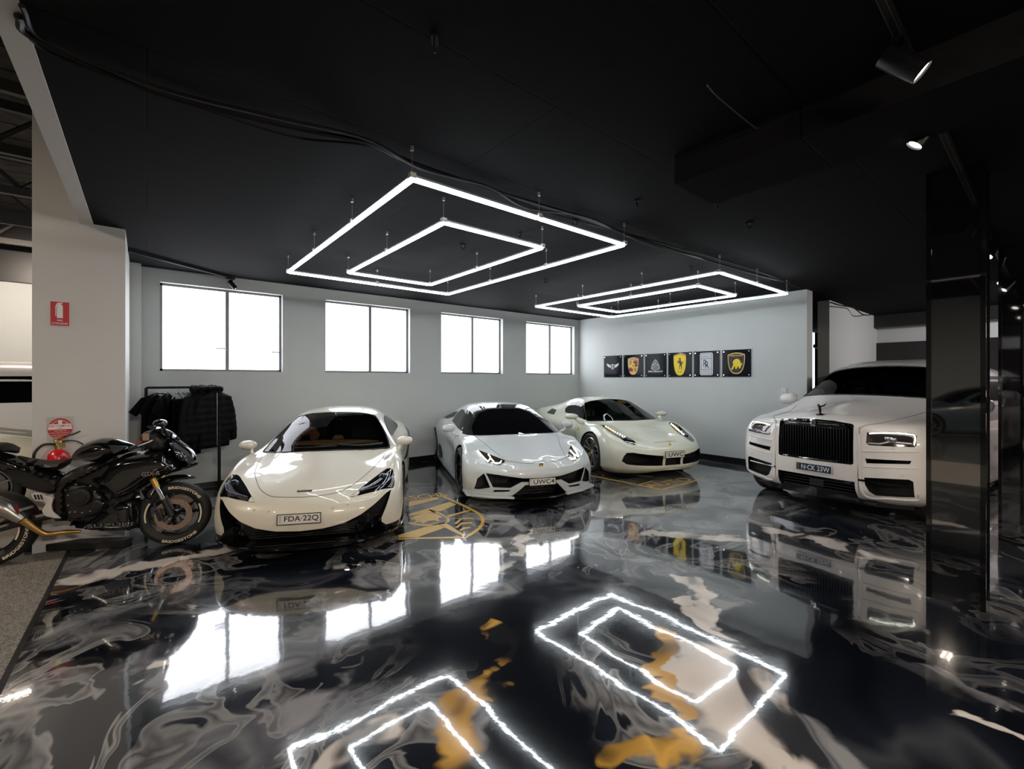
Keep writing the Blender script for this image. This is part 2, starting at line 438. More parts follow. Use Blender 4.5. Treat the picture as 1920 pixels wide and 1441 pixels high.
# floor slabs: epoxy everywhere but the neighbouring room on the left
e0 = fl(0, 1290); e1 = fl(125, 1040); ed = (e1 - e0).normalized()
eA = e0 - ed * 6; eB = e1 + ed * 0.95
XL = -14.0; YN = -9.0
mb = MB(); mb.prism([(eA.x, eA.y), (eB.x, eB.y), (eB.x, 8.6), (19, 8.6), (19, YN), (eA.x - 0.1, YN)], (0, 0, 0), (1, 0, 0), (0, 1, 0), (0, 0, -1), 0.1); struct('floor', mb, EPOXY)
mb = MB(); mb.prism([(eA.x, eA.y), (eA.x - 0.1, YN), (XL, YN), (XL, 15), (eB.x, 15), (eB.x, eB.y)], (0, 0, 0), (1, 0, 0), (0, 1, 0), (0, 0, -1), 0.1); o = struct('floor_side', mb, GRIT)
CONC = mat('polished concrete', (0.075, 0.075, 0.072), 0.12, noise=0.25, nscale=1.5)
mb = MB(); mb.box(((XL - 3.2) / 2, 3, 0.002), (-3.2 - XL, 24, 0.004)); o = struct('floor_hall', mb, CONC)
n_ = Vector((-ed.y, ed.x, 0)); mb = MB(); mb.box(((eA + eB) / 2) + Vector((0, 0, 0.0015)), ((eB - eA).length, 0.03, 0.004), rz=atan2(ed.y, ed.x)); struct('trim_1', mb, BLACKP)

# window wall with four openings
WT = 0.24
wins = []
for (xa, xb, ya, yb) in ((299.7, 530, 526, 694), (610.5, 769, 562, 698.5), (827.5, 943, 587.5, 701), (987, 1077, 603, 703)):
    a = onY(xa, ya, WY); b = onY(xb, yb, WY); wins.append((a.x, b.x))
zt = sum(onY(p[0], p[1], WY).z for p in ((299.7, 526), (610.5, 562), (987, 603))) / 3
zb = sum(onY(p[0], p[1], WY).z for p in ((299.7, 692.5), (610.5, 698), (1070, 703))) / 3
WL = -0.62
mb = MB()
mb.box(((WL + WX + WT) / 2, WY + WT / 2, zb / 2), (WX + WT - WL, WT, zb)); mb.box(((WL + WX + WT) / 2, WY + WT / 2, (zt + CZ + .1) / 2), (WX + WT - WL, WT, CZ + .1 - zt))
xs = [WL] + [q for w_ in wins for q in w_] + [WX + WT]
for i in range(0, len(xs), 2): mb.box(((xs[i] + xs[i + 1]) / 2, WY + WT / 2, (zb + zt) / 2), (xs[i + 1] - xs[i], WT, zt - zb))
struct('wall_back', mb, WHITE_WALL)
PANE = mat('frosted daylight pane', (0.9, 0.9, 0.95), 0.6, emit=(0.90, 0.93, 1.0), es=5.2)
FRAME = mat('grey window frame', (0.17, 0.165, 0.17), 0.4, 0.3)
for i, (xa, xb) in enumerate(wins):
    fy = WY + 0.13; cx = (xa + xb) / 2; hw = (xb - xa) / 2; hz = (zt - zb) / 2; cz = (zt + zb) / 2
    mb = MB()
    for s_ in (-1, 1): mb.box((cx + s_ * (hw - 0.016), fy, cz), (0.032, 0.06, 2 * hz)); mb.box((cx, fy, cz + s_ * (hz - 0.016)), (2 * hw, 0.06, 0.032))
    mb.box((cx + 0.03, fy - 0.012, cz), (0.045, 0.06, 2 * hz))
    o = struct('window_%d' % (i + 1), mb, FRAME)
    g = MB(); g.box((cx, fy + 0.012, cz), (2 * hw - 0.05, 0.012, 2 * hz - 0.05)); g.build('pane', PANE, o)
    if i == 0:
        g = MB(); g.box((cx - 0.05, fy - 0.03, zb + 0.35), (0.13, 0.03, 0.03)); g.build('latch', ALU, o)
        g = MB(); g.box((xb - 0.09, fy - 0.03, zb + 0.32), (0.11, 0.03, 0.03)); g.build('latch', ALU, o)
BB = mat('black skirting', (0.006, 0.006, 0.007), 0.3)
mb = MB(); mb.box(((WL + WX) / 2, WY - 0.008, 0.06), (WX - WL, 0.016, 0.12)); struct('baseboard_back', mb, BB)

# end wall with its free end towards the doorway
ye = onX(1513, 700, WX).y
mb = MB(); mb.box((WX + 0.14, (ye + WY) / 2, CZ / 2), (0.28, WY - ye, CZ)); struct('wall_right', mb, WHITE_WALL)
mb = MB(); mb.box((WX - 0.008, (ye + WY) / 2, 0.06), (0.016, WY - ye, 0.12)); struct('baseboard_right', mb, BB)
# doorway beyond the end wall: dark lobby with a slot of daylight, then the white side wall running away
DK = mat('dark lobby paint', (0.02, 0.018, 0.018), 0.5)
SY = 2.81
mb = MB(); mb.box(((10.40 + 14.3) / 2, SY + 0.1, CZ / 2), (3.9, 0.2, CZ)); struct('wall_side', mb, WHITE_WALL)
mb = MB(); mb.box((14.1, 5.2, CZ / 2), (9.9, 0.1, CZ)); struct('wall_lobby', mb, DK)
xq = onY(1523.0, 600, 5.1).x; xr = onY(1528.5, 600, 5.1).x
za, zb_ = onY(1526, 612, 5.1).z, onY(1526, 790, 5.1).z
mb = MB(); mb.box(((xq + xr) / 2, 5.13, (za + zb_) / 2), (xr - xq, 0.03, za - zb_)); o = struct('window_5', mb, mat('daylight slot', (0.8, 0.8, 0.9), 0.5, emit=(0.9, 0.85, 1), es=2.5))
xs_ = onY(1546, 600, 4.0).x
BRZ = mat('bronze door frame', (0.10, 0.09, 0.075), 0.4)
mb = MB(); mb.box((xs_, 4.0, 1.6), (0.10, 0.08, 3.2)); mb.box((xs_ - .35, 4.0, onY(1540, 650, 4.0).z), (.8, 0.10, 0.09)); struct('door_1', mb, BRZ)
# far wall of the showroom, white band over black panelling
XF = 14.1
yf0 = SY
mb = MB(); mb.box((XF + 0.1, (yf0 - 7) / 2, CZ / 2), (0.2, yf0 + 7, CZ)); struct('wall_far', mb, WHITE_WALL)
zpan = onX(1690, 641, XF).z
mb = MB(); mb.box((XF - 0.03, (yf0 - 7) / 2, zpan / 2), (0.06, yf0 + 7, zpan)); struct('trim_2', mb, mat('black wall panel', (0.012, 0.008, 0.009), 0.3))
# lowered black bulkhead over the far bay
zl = onX(1660, 613, XF - .3).z
mb = MB(); mb.box((XF - 0.15, (yf0 - 7) / 2, (zl + CZ) / 2), (0.3, yf0 + 7, CZ - zl)); struct('trim_3', mb, BLACKM)

# tall white pier at the left, and the beam that leaves it towards the viewer
bd = Vector((0.5 * 0, 1, 0))
_a, _b = ray(235); c1 = Vector((_a * 4.62, _b * 4.62, CZ))
bdir = (Vector((DV[0], DV[1], 0)) + Vector((RV[0], RV[1], 0)) * ((272 - 960) / FPX)).normalized(); bn = Vector((bdir.y, -bdir.x, 0))
a_, b_ = ray(60); s_ = ((c1.x * bdir.x + c1.y * bdir.y)) / (a_ * bdir.x + b_ * bdir.y); c0 = Vector((a_ * s_, b_ * s_, 0))
PW = (Vector((c1.x, c1.y, 0)) - c0).length
PIER = mat('warm white pier paint', (0.60, 0.585, 0.565), 0.6, noise=0.015, nscale=3)
mb = MB(); q = [c0, Vector((c1.x, c1.y, 0))]; ln = (WY - c1.y) / bdir.y + 0.1
mb.prism([(q[0].x, q[0].y), (q[1].x, q[1].y), (q[1].x + bdir.x * ln, q[1].y + bdir.y * ln), (q[0].x + bdir.x * ln, q[0].y + bdir.y * ln)], (0, 0, 0), (1, 0, 0), (0, 1, 0), (0, 0, 1), 4.9)
struct('wall_left', mb, PIER)
mb = MB(); a = fl(265, 497, CZ); b = fl(245, 490, CZ); mb.box((a.x - 0.22, WY - 0.10, CZ / 2), (0.44, 0.2, CZ)); struct('trim_4', mb, WHITE_WALL)
bl = fl(138, 392, CZ - 0.01); brt = fl(168, 400, CZ - 0.01)
wb = (brt - bl).dot(bn); p0 = bl + bdir * 0.6
mb = MB(); p1 = p0 - bdir * 9
mb.prism([(p0.x, p0.y), (p1.x, p1.y), (p1.x + bn.x * wb, p1.y + bn.y * wb), (p0.x + bn.x * wb, p0.y + bn.y * wb)], (0, 0, CZ - 0.01), (1, 0, 0), (0, 1, 0), (0, 0, 1), 0.9)
struct('trim_5', mb, PIER)
# showroom ceiling right of the beam
r0 = brt + bdir * 6; r1 = brt - bdir * 12
mb = MB(); mb.prism([(r1.x, r1.y), (19, r1.y), (19, WY + 0.3), (brt.x, WY + 0.3), (brt.x, brt.y)], (0, 0, CZ), (1, 0, 0), (0, 1, 0), (0, 0, 1), 0.1)
struct('ceiling', mb, BLACK_CEIL)
# dropped duct crossing the ceiling on the right
d0 = fl(1400, 363, CZ - 0.2); d1 = fl(1920, 203, CZ - 0.2); dd_ = (d1 - d0).normalized(); dn = Vector((-dd_.y, dd_.x, 0))
f0 = d0 - dd_ * 0.25; 
mb = MB(); qv = [f0, d1 + dd_ * 4]; wv_ = -0.55 if dn.dot(Vector((DV[0], DV[1], 0))) > 0 else 0.55
mb.prism([(qv[0].x, qv[0].y), (qv[1].x, qv[1].y), (qv[1].x + dn.x * wv_, qv[1].y + dn.y * wv_), (qv[0].x + dn.x * wv_, qv[0].y + dn.y * wv_)], (0, 0, CZ - 0.2), (1, 0, 0), (0, 1, 0), (0, 0, 1), 0.2)
struct('trim_6', mb, BLACK_CEIL)

# neighbouring hall: high dark roof, lit white wall
mb = MB(); mb.box((-4.6, 15.1, 2.6), (20, 0.2, 5.4)); struct('wall_hall_back', mb, WHITE_WALL)
mb = MB(); mb.box((XL, 3, 2.6), (0.2, 24.4, 5.4)); struct('wall_hall_left', mb, WHITE_WALL)
mb = MB(); mb.box((2.5, YN, 2.6), (33, 0.2, 5.4)); struct('wall_front', mb, WHITE_WALL)
mb = MB(); mb.box((18.9, 0, 1.6), (0.2, 18, 3.2)); struct('wall_far_right', mb, BLACKM)
PLANK = mat('dark timber boards', (0.035, 0.03, 0.026), 0.8, noise=0.6, nscale=5)
mb = MB()
for i in range(46): mb.box((-7 , -9 + i * 0.53, 5.25), (14.4, 0.50, 0.05))
struct('ceiling_hall', mb, PLANK)
for i, yy in enumerate((1.5, 3.2, 4.9, 6.6, 8.4, 10.2, 12.2, 14)):
    mb = MB(); mb.box((-7, yy, 4.55), (13.6, 0.08, 0.12)); mb.box((-7, yy, 5.1), (13.6, 0.08, 0.12))
    for k in range(14):
        x = -13.5 + k; mb.tube([(x, yy, 4.6), (x + 0.5, yy, 5.1), (x + 1, yy, 4.6)], 0.035, 4)
    struct('trim_%d' % (7 + i), mb, mat('dark roof steel', (0.05, 0.045, 0.042), 0.6))
mb = MB(); mb.box((-4.6, 14.97, 4.6), (20, 0.06, 1.5)); mb.box((XL + .13, 3, 5.0), (0.06, 24.4, 0.7)); struct('trim_20', mb, BLACKM)
# mirror-black glass columns
MIRR = mat('black mirror glass', (0.004, 0.004, 0.005), 0.03, coat=1.0, spec=1.0)
nt_ = MIRR.node_tree; pp = nt_.nodes['Principled BSDF']; pp.inputs['Coat IOR'].default_value = 2.2; pp.inputs['IOR'].default_value = 2.0
def column(name, pxa, pya, pxb, X, w2, label):
    A = onX(pxa, 700, X).y; B = onX(pxb, 700, X).y
    t = empty(name, (X, (A + B) / 2, 0)); tag(t, label, 'column')
    wd = abs(A - B)
    m_ = MB(); m_.box((w2 / 2, 0, CZ / 2), (w2 - 0.04, wd - 0.02, CZ)); m_.build('mirror_cladding', MIRR, t)
    for sx in (0.012, w2 - 0.012):
        for sy in (-1, 1):
            m_ = MB(); m_.box((sx, sy * (wd / 2 - 0.012), CZ / 2), (0.028, 0.028, CZ)); m_.build('corner_trim', GLOSSB, t)
    return t
X1 = 0
_p = fl(1740, 326, CZ)
column('mirrored_column', 1737, 0, 1848, _p.x, 0.30, 'black mirror-clad square column standing in front of the big white SUV')
column('mirrored_column', 1872, 0, 1945, 7.6, 0.3, 'farther black mirror-clad column at the right edge of the room')

# ------------------------------------------------------------------ hanging LED frames
LED = mat('lit led diffuser', (0.9, 0.95, 1), 0.4, emit=(0.88, 0.95, 1.0), es=18.0)
CLIP = mat('clear connector', (0.6, 0.62, 0.6), 0.2, spec=0.8)
ZF = EYE + 1.34
def led_frame(pts, splits, label):
    """pts: four image corners -> axis-aligned rectangle hung under the ceiling"""
    P = [fl(x, y, ZF) for x, y in pts]
    x0 = (P[0].x + P[3].x) / 2; x1 = (P[1].x + P[2].x) / 2; y0 = (P[0].y + P[1].y) / 2; y1 = (P[2].y + P[3].y) / 2
    cx, cy = (x0 + x1) / 2, (y0 + y1) / 2
    t = empty('led_frame_light', (cx, cy, ZF), 0, label, 'light', 'rectangular LED tube lights hung from the ceiling')
    C = [Vector((x0 - cx, y0 - cy, 0)), Vector((x1 - cx, y0 - cy, 0)), Vector((x1 - cx, y1 - cy, 0)), Vector((x0 - cx, y1 - cy, 0))]
    nodes = []
    for i in range(4):
        a, b = C[i], C[(i + 1) % 4]; L = (b - a).length; k = splits[i]; e = (b - a) / L
        for j in range(k):
            p, q = a + e * L * j / k, a + e * L * (j + 1) / k; nodes.append(p)
            d = (abs(q.x - p.x) or 0.034, abs(q.y - p.y) or 0.034, 0.012); c = (p + q) / 2
            dims = (L / k - 0.012 if abs(e.x) > .5 else 0.031, L / k - 0.012 if abs(e.y) > .5 else 0.031)
            m = MB(); m.box((c.x, c.y, 0.010), (dims[0] - .006, dims[1] - .006, 0.020)); h = m.build('housing', ALU, t)
            m = MB(); m.box((c.x, c.y, -0.009), (dims[0] + .008 * (dims[0] < .1), dims[1] + .008 * (dims[1] < .1), 0.024), bev=0.007); m.build('tube', LED, t)
    for p in nodes:
        m = MB(); 
        for s_ in (-1, 1): m.box((p.x + s_ * 0.020, p.y, 0.012), (0.003, 0.042, 0.036)); m.box((p.x, p.y + s_ * 0.020, 0.012), (0.042, 0.003, 0.036))
        m.build('connector', CLIP, t)
        m = MB(); m.cyl((p.x, p.y, 0.02), (p.x, p.y, CZ - ZF), 0.0022, 6); m.cyl((p.x, p.y, CZ - ZF - 0.03), (p.x, p.y, CZ - ZF), 0.012, 10); m.build('suspension_wire', ALU, t)
    return t
led_frame([(775, 333), (1170, 458), (838, 551), (540, 508)], (2, 3, 2, 3), 'outer rectangle of the large LED frame pair over the cream sports car')
led_frame([(830, 415), (1016, 463), (807, 533), (655, 510)], (1, 2, 1, 2), 'inner rectangle of the large LED frame pair over the cream sports car')
led_frame([(1342, 509), (1478, 549), (1152, 593), (1004, 575)], (2, 3, 2, 3), 'outer rectangle of the farther LED frame pair by the badge wall')
led_frame([(1308, 535), (1380, 553), (1160, 584), (1083, 573)], (1, 2, 1, 2), 'inner rectangle of the farther LED frame pair by the badge wall')

# ------------------------------------------------------------------ track spotlights
def ceiling_track(a, b, label):
    a, b = Vector(a), Vector(b); m = MB(); d = b - a; rz = atan2(d.y, d.x)
    t = empty('ceiling_track', ((a + b) / 2), rz, label, 'light track')
    L = d.length; m.box((0, 0, -0.02), (L, 0.035, 0.04)); o = m.build('rail', mat('rail black', (.004, .004, .005), .5, spec=.25), t)
    m = MB(); m.box((0, -0.012, -0.0405), (L - 0.05, 0.003, 0.004)); m.box((0, 0.012, -0.0405), (L - 0.05, 0.003, 0.004)); m.build('contact_strip', mat('dull strip', (.08, .08, .08), .4, .7), t)
    return t
LENS = mat('lit spotlight lens', (1, 0.95, 0.9), 0.3, emit=(1.0, 0.90, 0.80), es=7)
def spot_light(loc, aim, r, L, label, power=25, group=None):
    t = empty('track_spotlight', loc, 0, label, 'spotlight', group)
    a = Vector(aim).normalized()
    m = MB(); m.box((0, 0, -0.03), (0.12, 0.04, 0.05)); m.box((0.02, 0, -0.08), (0.02, 0.03, 0.08)); m.build('adapter', mat('spotlight black', (.004, .004, .005), .35, spec=.35), t)
    c = Vector((0.02, 0, -0.13)); s0 = c - a * L * 0.45; s1 = c + a * L * 0.55
    m = MB(); u = a.orthogonal().normalized(); v = a.cross(u); n = 24
    prof = [(0, 0), (r * 0.96, 0), (r, 0.004), (r, L), (r * 0.93, L), (r * 0.9, L - 0.02)]
    vs = []; fs = []
    for k in range(n):
        q = 2 * pi * k / n
        for rr, h in prof: vs.append(s0 + a * h + (u * cos(q) + v * sin(q)) * rr)
    for k in range(n):
        for i in range(len(prof) - 1): fs.append((k * 6 + i, ((k + 1) % n) * 6 + i, ((k + 1) % n) * 6 + i + 1, k * 6 + i + 1))
    m.add(vs, fs); m.build('housing', mat('spotlight black', (.004, .004, .005), .35, spec=.35), t, smooth=True)
    m = MB(); m.cyl(s0 + a * (L - 0.014), s0 + a * (L - 0.010), r * 0.9, 24); m.build('lens', LENS, t)
    if power: 
        lp = Vector(loc) + s1 + a * 0.01
        light('spot_lamp', 'SPOT', lp, power, (1, 0.9, 0.78), 0.03, aim=lp + a, spot=50, blend=0.6)
    return t
tr0 = fl(1655, 0, CZ); tr1 = fl(1885, 478, CZ)
TY = fl(1745, 190, CZ).y
ceiling_track((1.2, TY, CZ), (10.5, TY, CZ), 'long black lighting track on the ceiling at upper right')
sp = fl(1676, 66, CZ)
spot_light((sp.x, TY, CZ), (0.20, -0.62, -0.60), 0.048, 0.18, 'nearest black cylinder spotlight on the right ceiling track', 6)
sp = fl(1740, 190, CZ)
spot_light((sp.x, TY, CZ), (-0.22, 0.55, -0.8), 0.042, 0.22, 'second black cylinder spotlight, tilted back towards the left', 6)
spot_light((5.1, TY, CZ), (0.44, 0.51, -0.74), 0.04, 0.18, 'added black spotlight hidden behind the mirrored column to brighten the white SUV', 60)  # added spotlight, out of sight behind the column, to brighten the SUV's front
for k, (px, py) in enumerate(((1858, 428), (1884, 465))):
    sp = onY(px, py, TY)
    spot_light((sp.x, TY, CZ), (-0.45, 0.25, -0.75), 0.05, 0.2, ('nearer' if k == 0 else 'farther') + ' of the two small spotlights beyond the mirrored column', 6)
sp = onY(1905, 500, -0.15)
# spotlight near the top-left window on its own thin track
a = fl(240, 465, CZ); b = fl(432, 519, CZ - 0.02)
ceiling_track((a.x, a.y, CZ), (b.x, b.y, CZ), 'short black lighting track by the first window')
spot_light((b.x, b.y, CZ), (0.5, -0.1, -0.6), 0.035, 0.14, 'small unlit black spotlight above the first window', 0)

# ------------------------------------------------------------------ cables and ceiling fixings
def hang(pts, r, label, name='ceiling_cable', m=None):
    P = [fl(x, y, z) for x, y, z in pts]
    b = MB(); b.tube(cr(P, 8), r, 6)
    return tag(b.build(name, m or mat('cable black', (.0035, .0035, .004), .5, spec=.3), smooth=True), label, 'cable')
z = CZ - 0.03
hang([(34, 30, z), (70, 75, z), (300, 175, z - .03), (520, 232, z - .05), (690, 268, z), (760, 300, z - .02), (910, 352, z), (1000, 380, z - .05), (1100, 410, z), (1200, 448, z - .02), (1320, 486, z), (1420, 515, z), (1480, 530, z)], 0.016, 'thickest black cable sagging across the whole ceiling')
hang([(40, 10, z), (90, 80, z), (310, 168, z - .05), (520, 220, z - .08), (690, 262, z), (790, 316, z - .05), (915, 350, z), (990, 390, z - .08), (1100, 408, z), (1210, 455, z - .03), (1318, 484, z)], 0.011, 'thinner black cable looping beside the thickest ceiling cable')
hang([(36, 50, z), (120, 110, z), (420, 216, z), (560, 258, z - .02), (700, 276, z), (840, 330, z), (915, 356, z), (1050, 405, z), (1240, 455, z), (1420, 508, z), (1500, 540, z)], 0.008, 'lowest thin black cable running under the ceiling boards')
hang([(1325, 158, z), (1350, 185, z), (1410, 235, z - .02), (1460, 272, z), (1500, 292, z)], 0.0035, 'thin pale wire hanging from a hole in the dark ceiling', m=mat('grey wire', (0.03, 0.033, 0.033), 0.5))
hang([(1555, 566, CZ - .03), (1575, 572, CZ - .12), (1600, 577, CZ - .05), (1620, 590, CZ - .16), (1642, 588, CZ - .04)], 0.012, 'bundle of dark cable hanging above the entry wall')
hang([(1085, 604, CZ - .02), (1083, 612, CZ - .06), (1080, 622, CZ - .05)], 0.0, 'x') if False else None
HOOK = mat('dark cast fixing', (0.005, 0.005, 0.006), 0.6, spec=.2)
for (x, y) in ((815, 72), (1194, 375), (1078, 412), (1345, 380), (1405, 417), (975, 437), (868, 458), (1023, 523), (1297, 500)):
    p = fl(x, y, CZ)
    m = MB(); m.box((0, 0, -0.006), (0.06, 0.03, 0.012)); m.tube(cr([(-.02, 0, -.01), (-.022, 0, -.04), (0, 0, -.06), (.022, 0, -.04), (.02, 0, -.01)], 5), 0.006, 6)
    o = m.build('ceiling_hook', HOOK); o.location = p; o.rotation_euler = (0, 0, random.uniform(0, 3))
    tag(o, 'small black metal hook fixed to the black ceiling boards', 'hook', 'black hooks left in the ceiling')

# ------------------------------------------------------------------ signs on the pier
def wall_frame(px, py):
    """point on the pier's front face seen at a pixel"""
    a, b = ray(px); k = (c1.x * bdir.x + c1.y * bdir.y) / (a * bdir.x + b * bdir.y); return Vector((a * k, b * k, EYE + (HZ - py) * k / FPX))
NF = -bdir
UX = bn.copy(); UZ = Vector((0, 0, 1))
SRED = mat('sign red', (0.50, 0.012, 0.02), 0.4); SWHITE = mat('sign white', (0.75, 0.75, 0.73), 0.4)
def local_root(name, px, py, label, cat, off=0.002):
    p = wall_frame(px, py) + NF * off
    t = empty(name, p, atan2(UX.y, UX.x), label, cat)
    return t
def pl(root, poly, y, t, m, name):
    b = MB(); b.prism(poly, (0, y, 0), (1, 0, 0), (0, 0, 1), (0, -1, 0), t); return b.build(name, m, root)
def ell(cx, cy, rx, ry, n=40, a0=0, a1=2 * pi): return [(cx + rx * cos(a0 + (a1 - a0) * i / n), cy + ry * sin(a0 + (a1 - a0) * i / n)) for i in range(n if a1 - a0 > 6.28 else n + 1)]
t = local_root('fire_extinguisher_sign', 112.5, 588, 'red rectangular fire extinguisher sign on the white pier', 'sign')
k = (wall_frame(131, 588) - wall_frame(94, 588)).length; hh = wall_frame(112, 565).z - wall_frame(112, 611).z
W2, H2 = k / 2, hh / 2
pl(t, [(-W2, -H2), (W2, -H2), (W2, H2), (-W2, H2)], 0, 0.003, SWHITE, 'backing')
W3, H3 = W2 * .96, H2 * .97
pl(t, [(-W3, -H3), (W3, -H3), (W3, H3), (-W3, H3)], -0.003, 0.001, SRED, 'red_panel')
bw = W2 * .3; bx = 0.02 * 0
body = [(-bw, -H2 * .35), (bw, -H2 * .35), (bw, H2 * .62)] + [(bw * cos(a) , H2 * .62 + H2 * .16 * sin(a)) for a in [i * pi / 8 for i in range(1, 8)]] + [(-bw, H2 * .62)]
g = MB(); g.prism(body, (0, -0.004, 0), (1, 0, 0), (0, 0, 1), (0, -1, 0), .001)
g.prism([(-bw * .3, H2 * .75), (bw * .9, H2 * .86), (bw * .9, H2 * .93), (-bw * .9, H2 * .86), (-bw * 1.5, H2 * .6), (-bw * 1.5, -H2 * .2), (-bw * 1.25, -H2 * .2), (-bw * 1.2, H2 * .55), (-bw * .7, H2 * .78)], (0, -0.004, 0), (1, 0, 0), (0, 0, 1), (0, -1, 0), .001)
g.build('extinguisher_symbol', SWHITE, t)
g = MB(); put_text(g, 'FIRE', (0, -0.0045, -H2 * .55), (1, 0, 0), (0, 0, 1), H2 * .13, W2 * .55, .0005, .01); put_text(g, 'EXTINGUISHER', (0, -0.0045, -H2 * .79), (1, 0, 0), (0, 0, 1), H2 * .13, W2 * 1.65, .0005, .01); g.build('lettering', SWHITE, t)

t = local_root('dry_chemical_sign', 113, 803, 'round red and white dry chemical sign above the extinguisher', 'sign')
k = (wall_frame(138, 803) - wall_frame(88, 803)).length; hh = wall_frame(112, 782).z - wall_frame(112, 826).z
rr = k * .47
pl(t, [(-k / 2, -hh / 2), (k / 2, -hh / 2), (k / 2, hh / 2), (-k / 2, hh / 2)], 0, 0.0015, mat('clear acrylic backing', (0.5, 0.49, 0.46), 0.2), 'backing')
ry = hh * .44
pl(t, ell(0, 0, rr, ry), -0.0015, 0.002, SRED, 'red_disc')
def chord(y): return rr * sqrt(max(0, 1 - (y / ry) ** 2))
y0, y1 = -ry * .08, ry * .45
pl(t, [(-chord(y0) * .98, y0), (chord(y0) * .98, y0), (chord(y1) * .98, y1), (-chord(y1) * .98, y1)], -0.0035, .0007, SWHITE, 'white_band')
pl(t, [(-rr * .16, ry * .47), (rr * .16, ry * .47), (rr * .16, ry * .80), (-rr * .16, ry * .80)], -0.0035, .0007, SWHITE, 'symbol')
g = MB(); put_text(g, 'DRY CHEMICAL', (0, -0.0045, ry * .26), (1, 0, 0), (0, 0, 1), ry * .20, rr * 1.7, .0004, .005); put_text(g, 'ABE', (0, -0.0045, ry * .03), (1, 0, 0), (0, 0, 1), ry * .1, rr * .4, .0004); g.build('red_lettering', SRED, t)
g = MB()
for i, (s_, w_) in enumerate((('TO BE USED FOR', 1.0), ('WOOD, PAPER, TEXTILES ETC', 1.6), ('LIQUID AND ELECTRICAL', 1.35), ('FIRES', .35))): put_text(g, s_, (0, -0.0038, ry * (-.22 - .2 * i)), (1, 0, 0), (0, 0, 1), ry * .10, rr * w_, .0004)
vs, fs, tw, th = text_mesh('DRY FIRE EXTINGUISHER', 1, .0004)
vs2 = []
for v in vs:
    a = pi / 2 - v.x / tw * 1.9; r_ = .78 + v.y * .13; vs2.append((rr * r_ * cos(a), -0.0038 - v.z, ry * r_ * sin(a)))
g.add(vs2, fs); g.build('white_lettering', SWHITE, t)

# extinguisher hung under the signs
p = wall_frame(113, 868) + NF * 0.11
t = empty('fire_extinguisher', (p.x, p.y, p.z), atan2(UX.y, UX.x), 'red fire extinguisher with black hose hung on the white pier', 'fire extinguisher')
rE = 0.083
m = MB(); m.lathe([(0, -.42), (rE * .9, -.42), (rE, -.40), (rE, .06), (rE * .92, .10), (rE * .6, .135), (.03, .15), (0, .15)]); m.build('cylinder_body', REDP, t, smooth=True)
m = MB(); m.lathe([(rE + .001, -.30), (rE + .001, .0)]); m.build('paper_label', SWHITE, t, smooth=True)
m = MB(); m.lathe([(0, .15), (.026, .15), (.026, .19), (.018, .2), (.018, .235), (0, .235)]); m.box((0, 0, .215), (.05, .03, .045), bev=.005); m.build('valve', mat('brass', (.5, .38, .15), .35, .9), t, smooth=True)
m = MB(); m.tube(cr([(-.02, 0, .225), (.03, 0, .26), (.10, 0, .285), (.15, 0, .31)], 4), .007, 6); m.tube(cr([(-.02, 0, .20), (.05, 0, .225), (.12, 0, .215), (.17, 0, .18)], 4), .006, 6); m.build('squeeze_handle', BLACKM, t)
m = MB(); m.tube(cr([(-.02, -.01, .2), (-.1, -.01, .2), (-.155, -.01, .13), (-.16, -.01, .02), (-.15, -.01, -.2)], 6), .011, 8); m.build('hose', RUBBER, t, smooth=True)
m = MB(); m.box((-.0, .07, .21), (.08, .008, .11)); m.box((0, .04, .21), (.03, .06, .02)); m.build('bracket', mat('brass bracket', (.35, .3, .16), .4, .6), t)
m = MB(); m.box((.02, -.022, .245), (.02, .008, .03)); m.build('safety_tag', REDP, t)

# ------------------------------------------------------------------ light switch on the end wall
p = onX(1470, 734, WX); t = empty('light_switch', p, 0, 'small white light switch on the grey end wall', 'switch')
m = MB(); m.box((-.006, 0, 0), (.012, .085, .13), bev=.003); m.build('plate', mat('switch plastic', (.6, .62, .63), .35), t, smooth=True)
m = MB(); m.box((-.013, 0, .02), (.004, .03, .02)); m.box((-.013, 0, -.02), (.004, .03, .02)); m.build('rocker', mat('switch plastic2', (.5, .52, .53), .3), t)

# ------------------------------------------------------------------ black badge panels
PNL = mat('black acrylic panel', (.003, .005, .009), .12, spec=.12)
SILV = mat('silver print', (.55, .56, .6), .4); YEL = mat('yellow print', (.80, .58, .01), .4); GOLD2 = mat('gold print', (.70, .45, .12), .4); REDPR = mat('red print', (.5, .02, .015), .4); BLKPR = mat('black print', (.008, .008, .01), .3); GREENPR = mat('green print', (.02, .25, .08), .4); WHPR = mat('white print', (.75, .75, .78), .4)
def shield(w_, h_, top=0.0, n=8):
    R_ = [(w_, h_ * .8)] + [(w_ * (cos(a) ** .75), h_ * .45 - (h_ * 1.45) * sin(a)) for a in [i * pi / 2 / n for i in range(0, n)]] + [(0, -h_)]
    top_ = [(w_, h_ * .8), (w_ * .5, h_ * (.92 + top)), (0, h_ * (.97 + top))]
    Lh = [(-x, y) for x, y in R_[::-1][1:]]
    return R_[1:] + Lh[:-1] + [(-w_, h_ * .8), (-w_ * .5, h_ * (.92 + top)), (0, h_ * (.97 + top)), (w_ * .5, h_ * (.92 + top)), (w_, h_ * .8)]
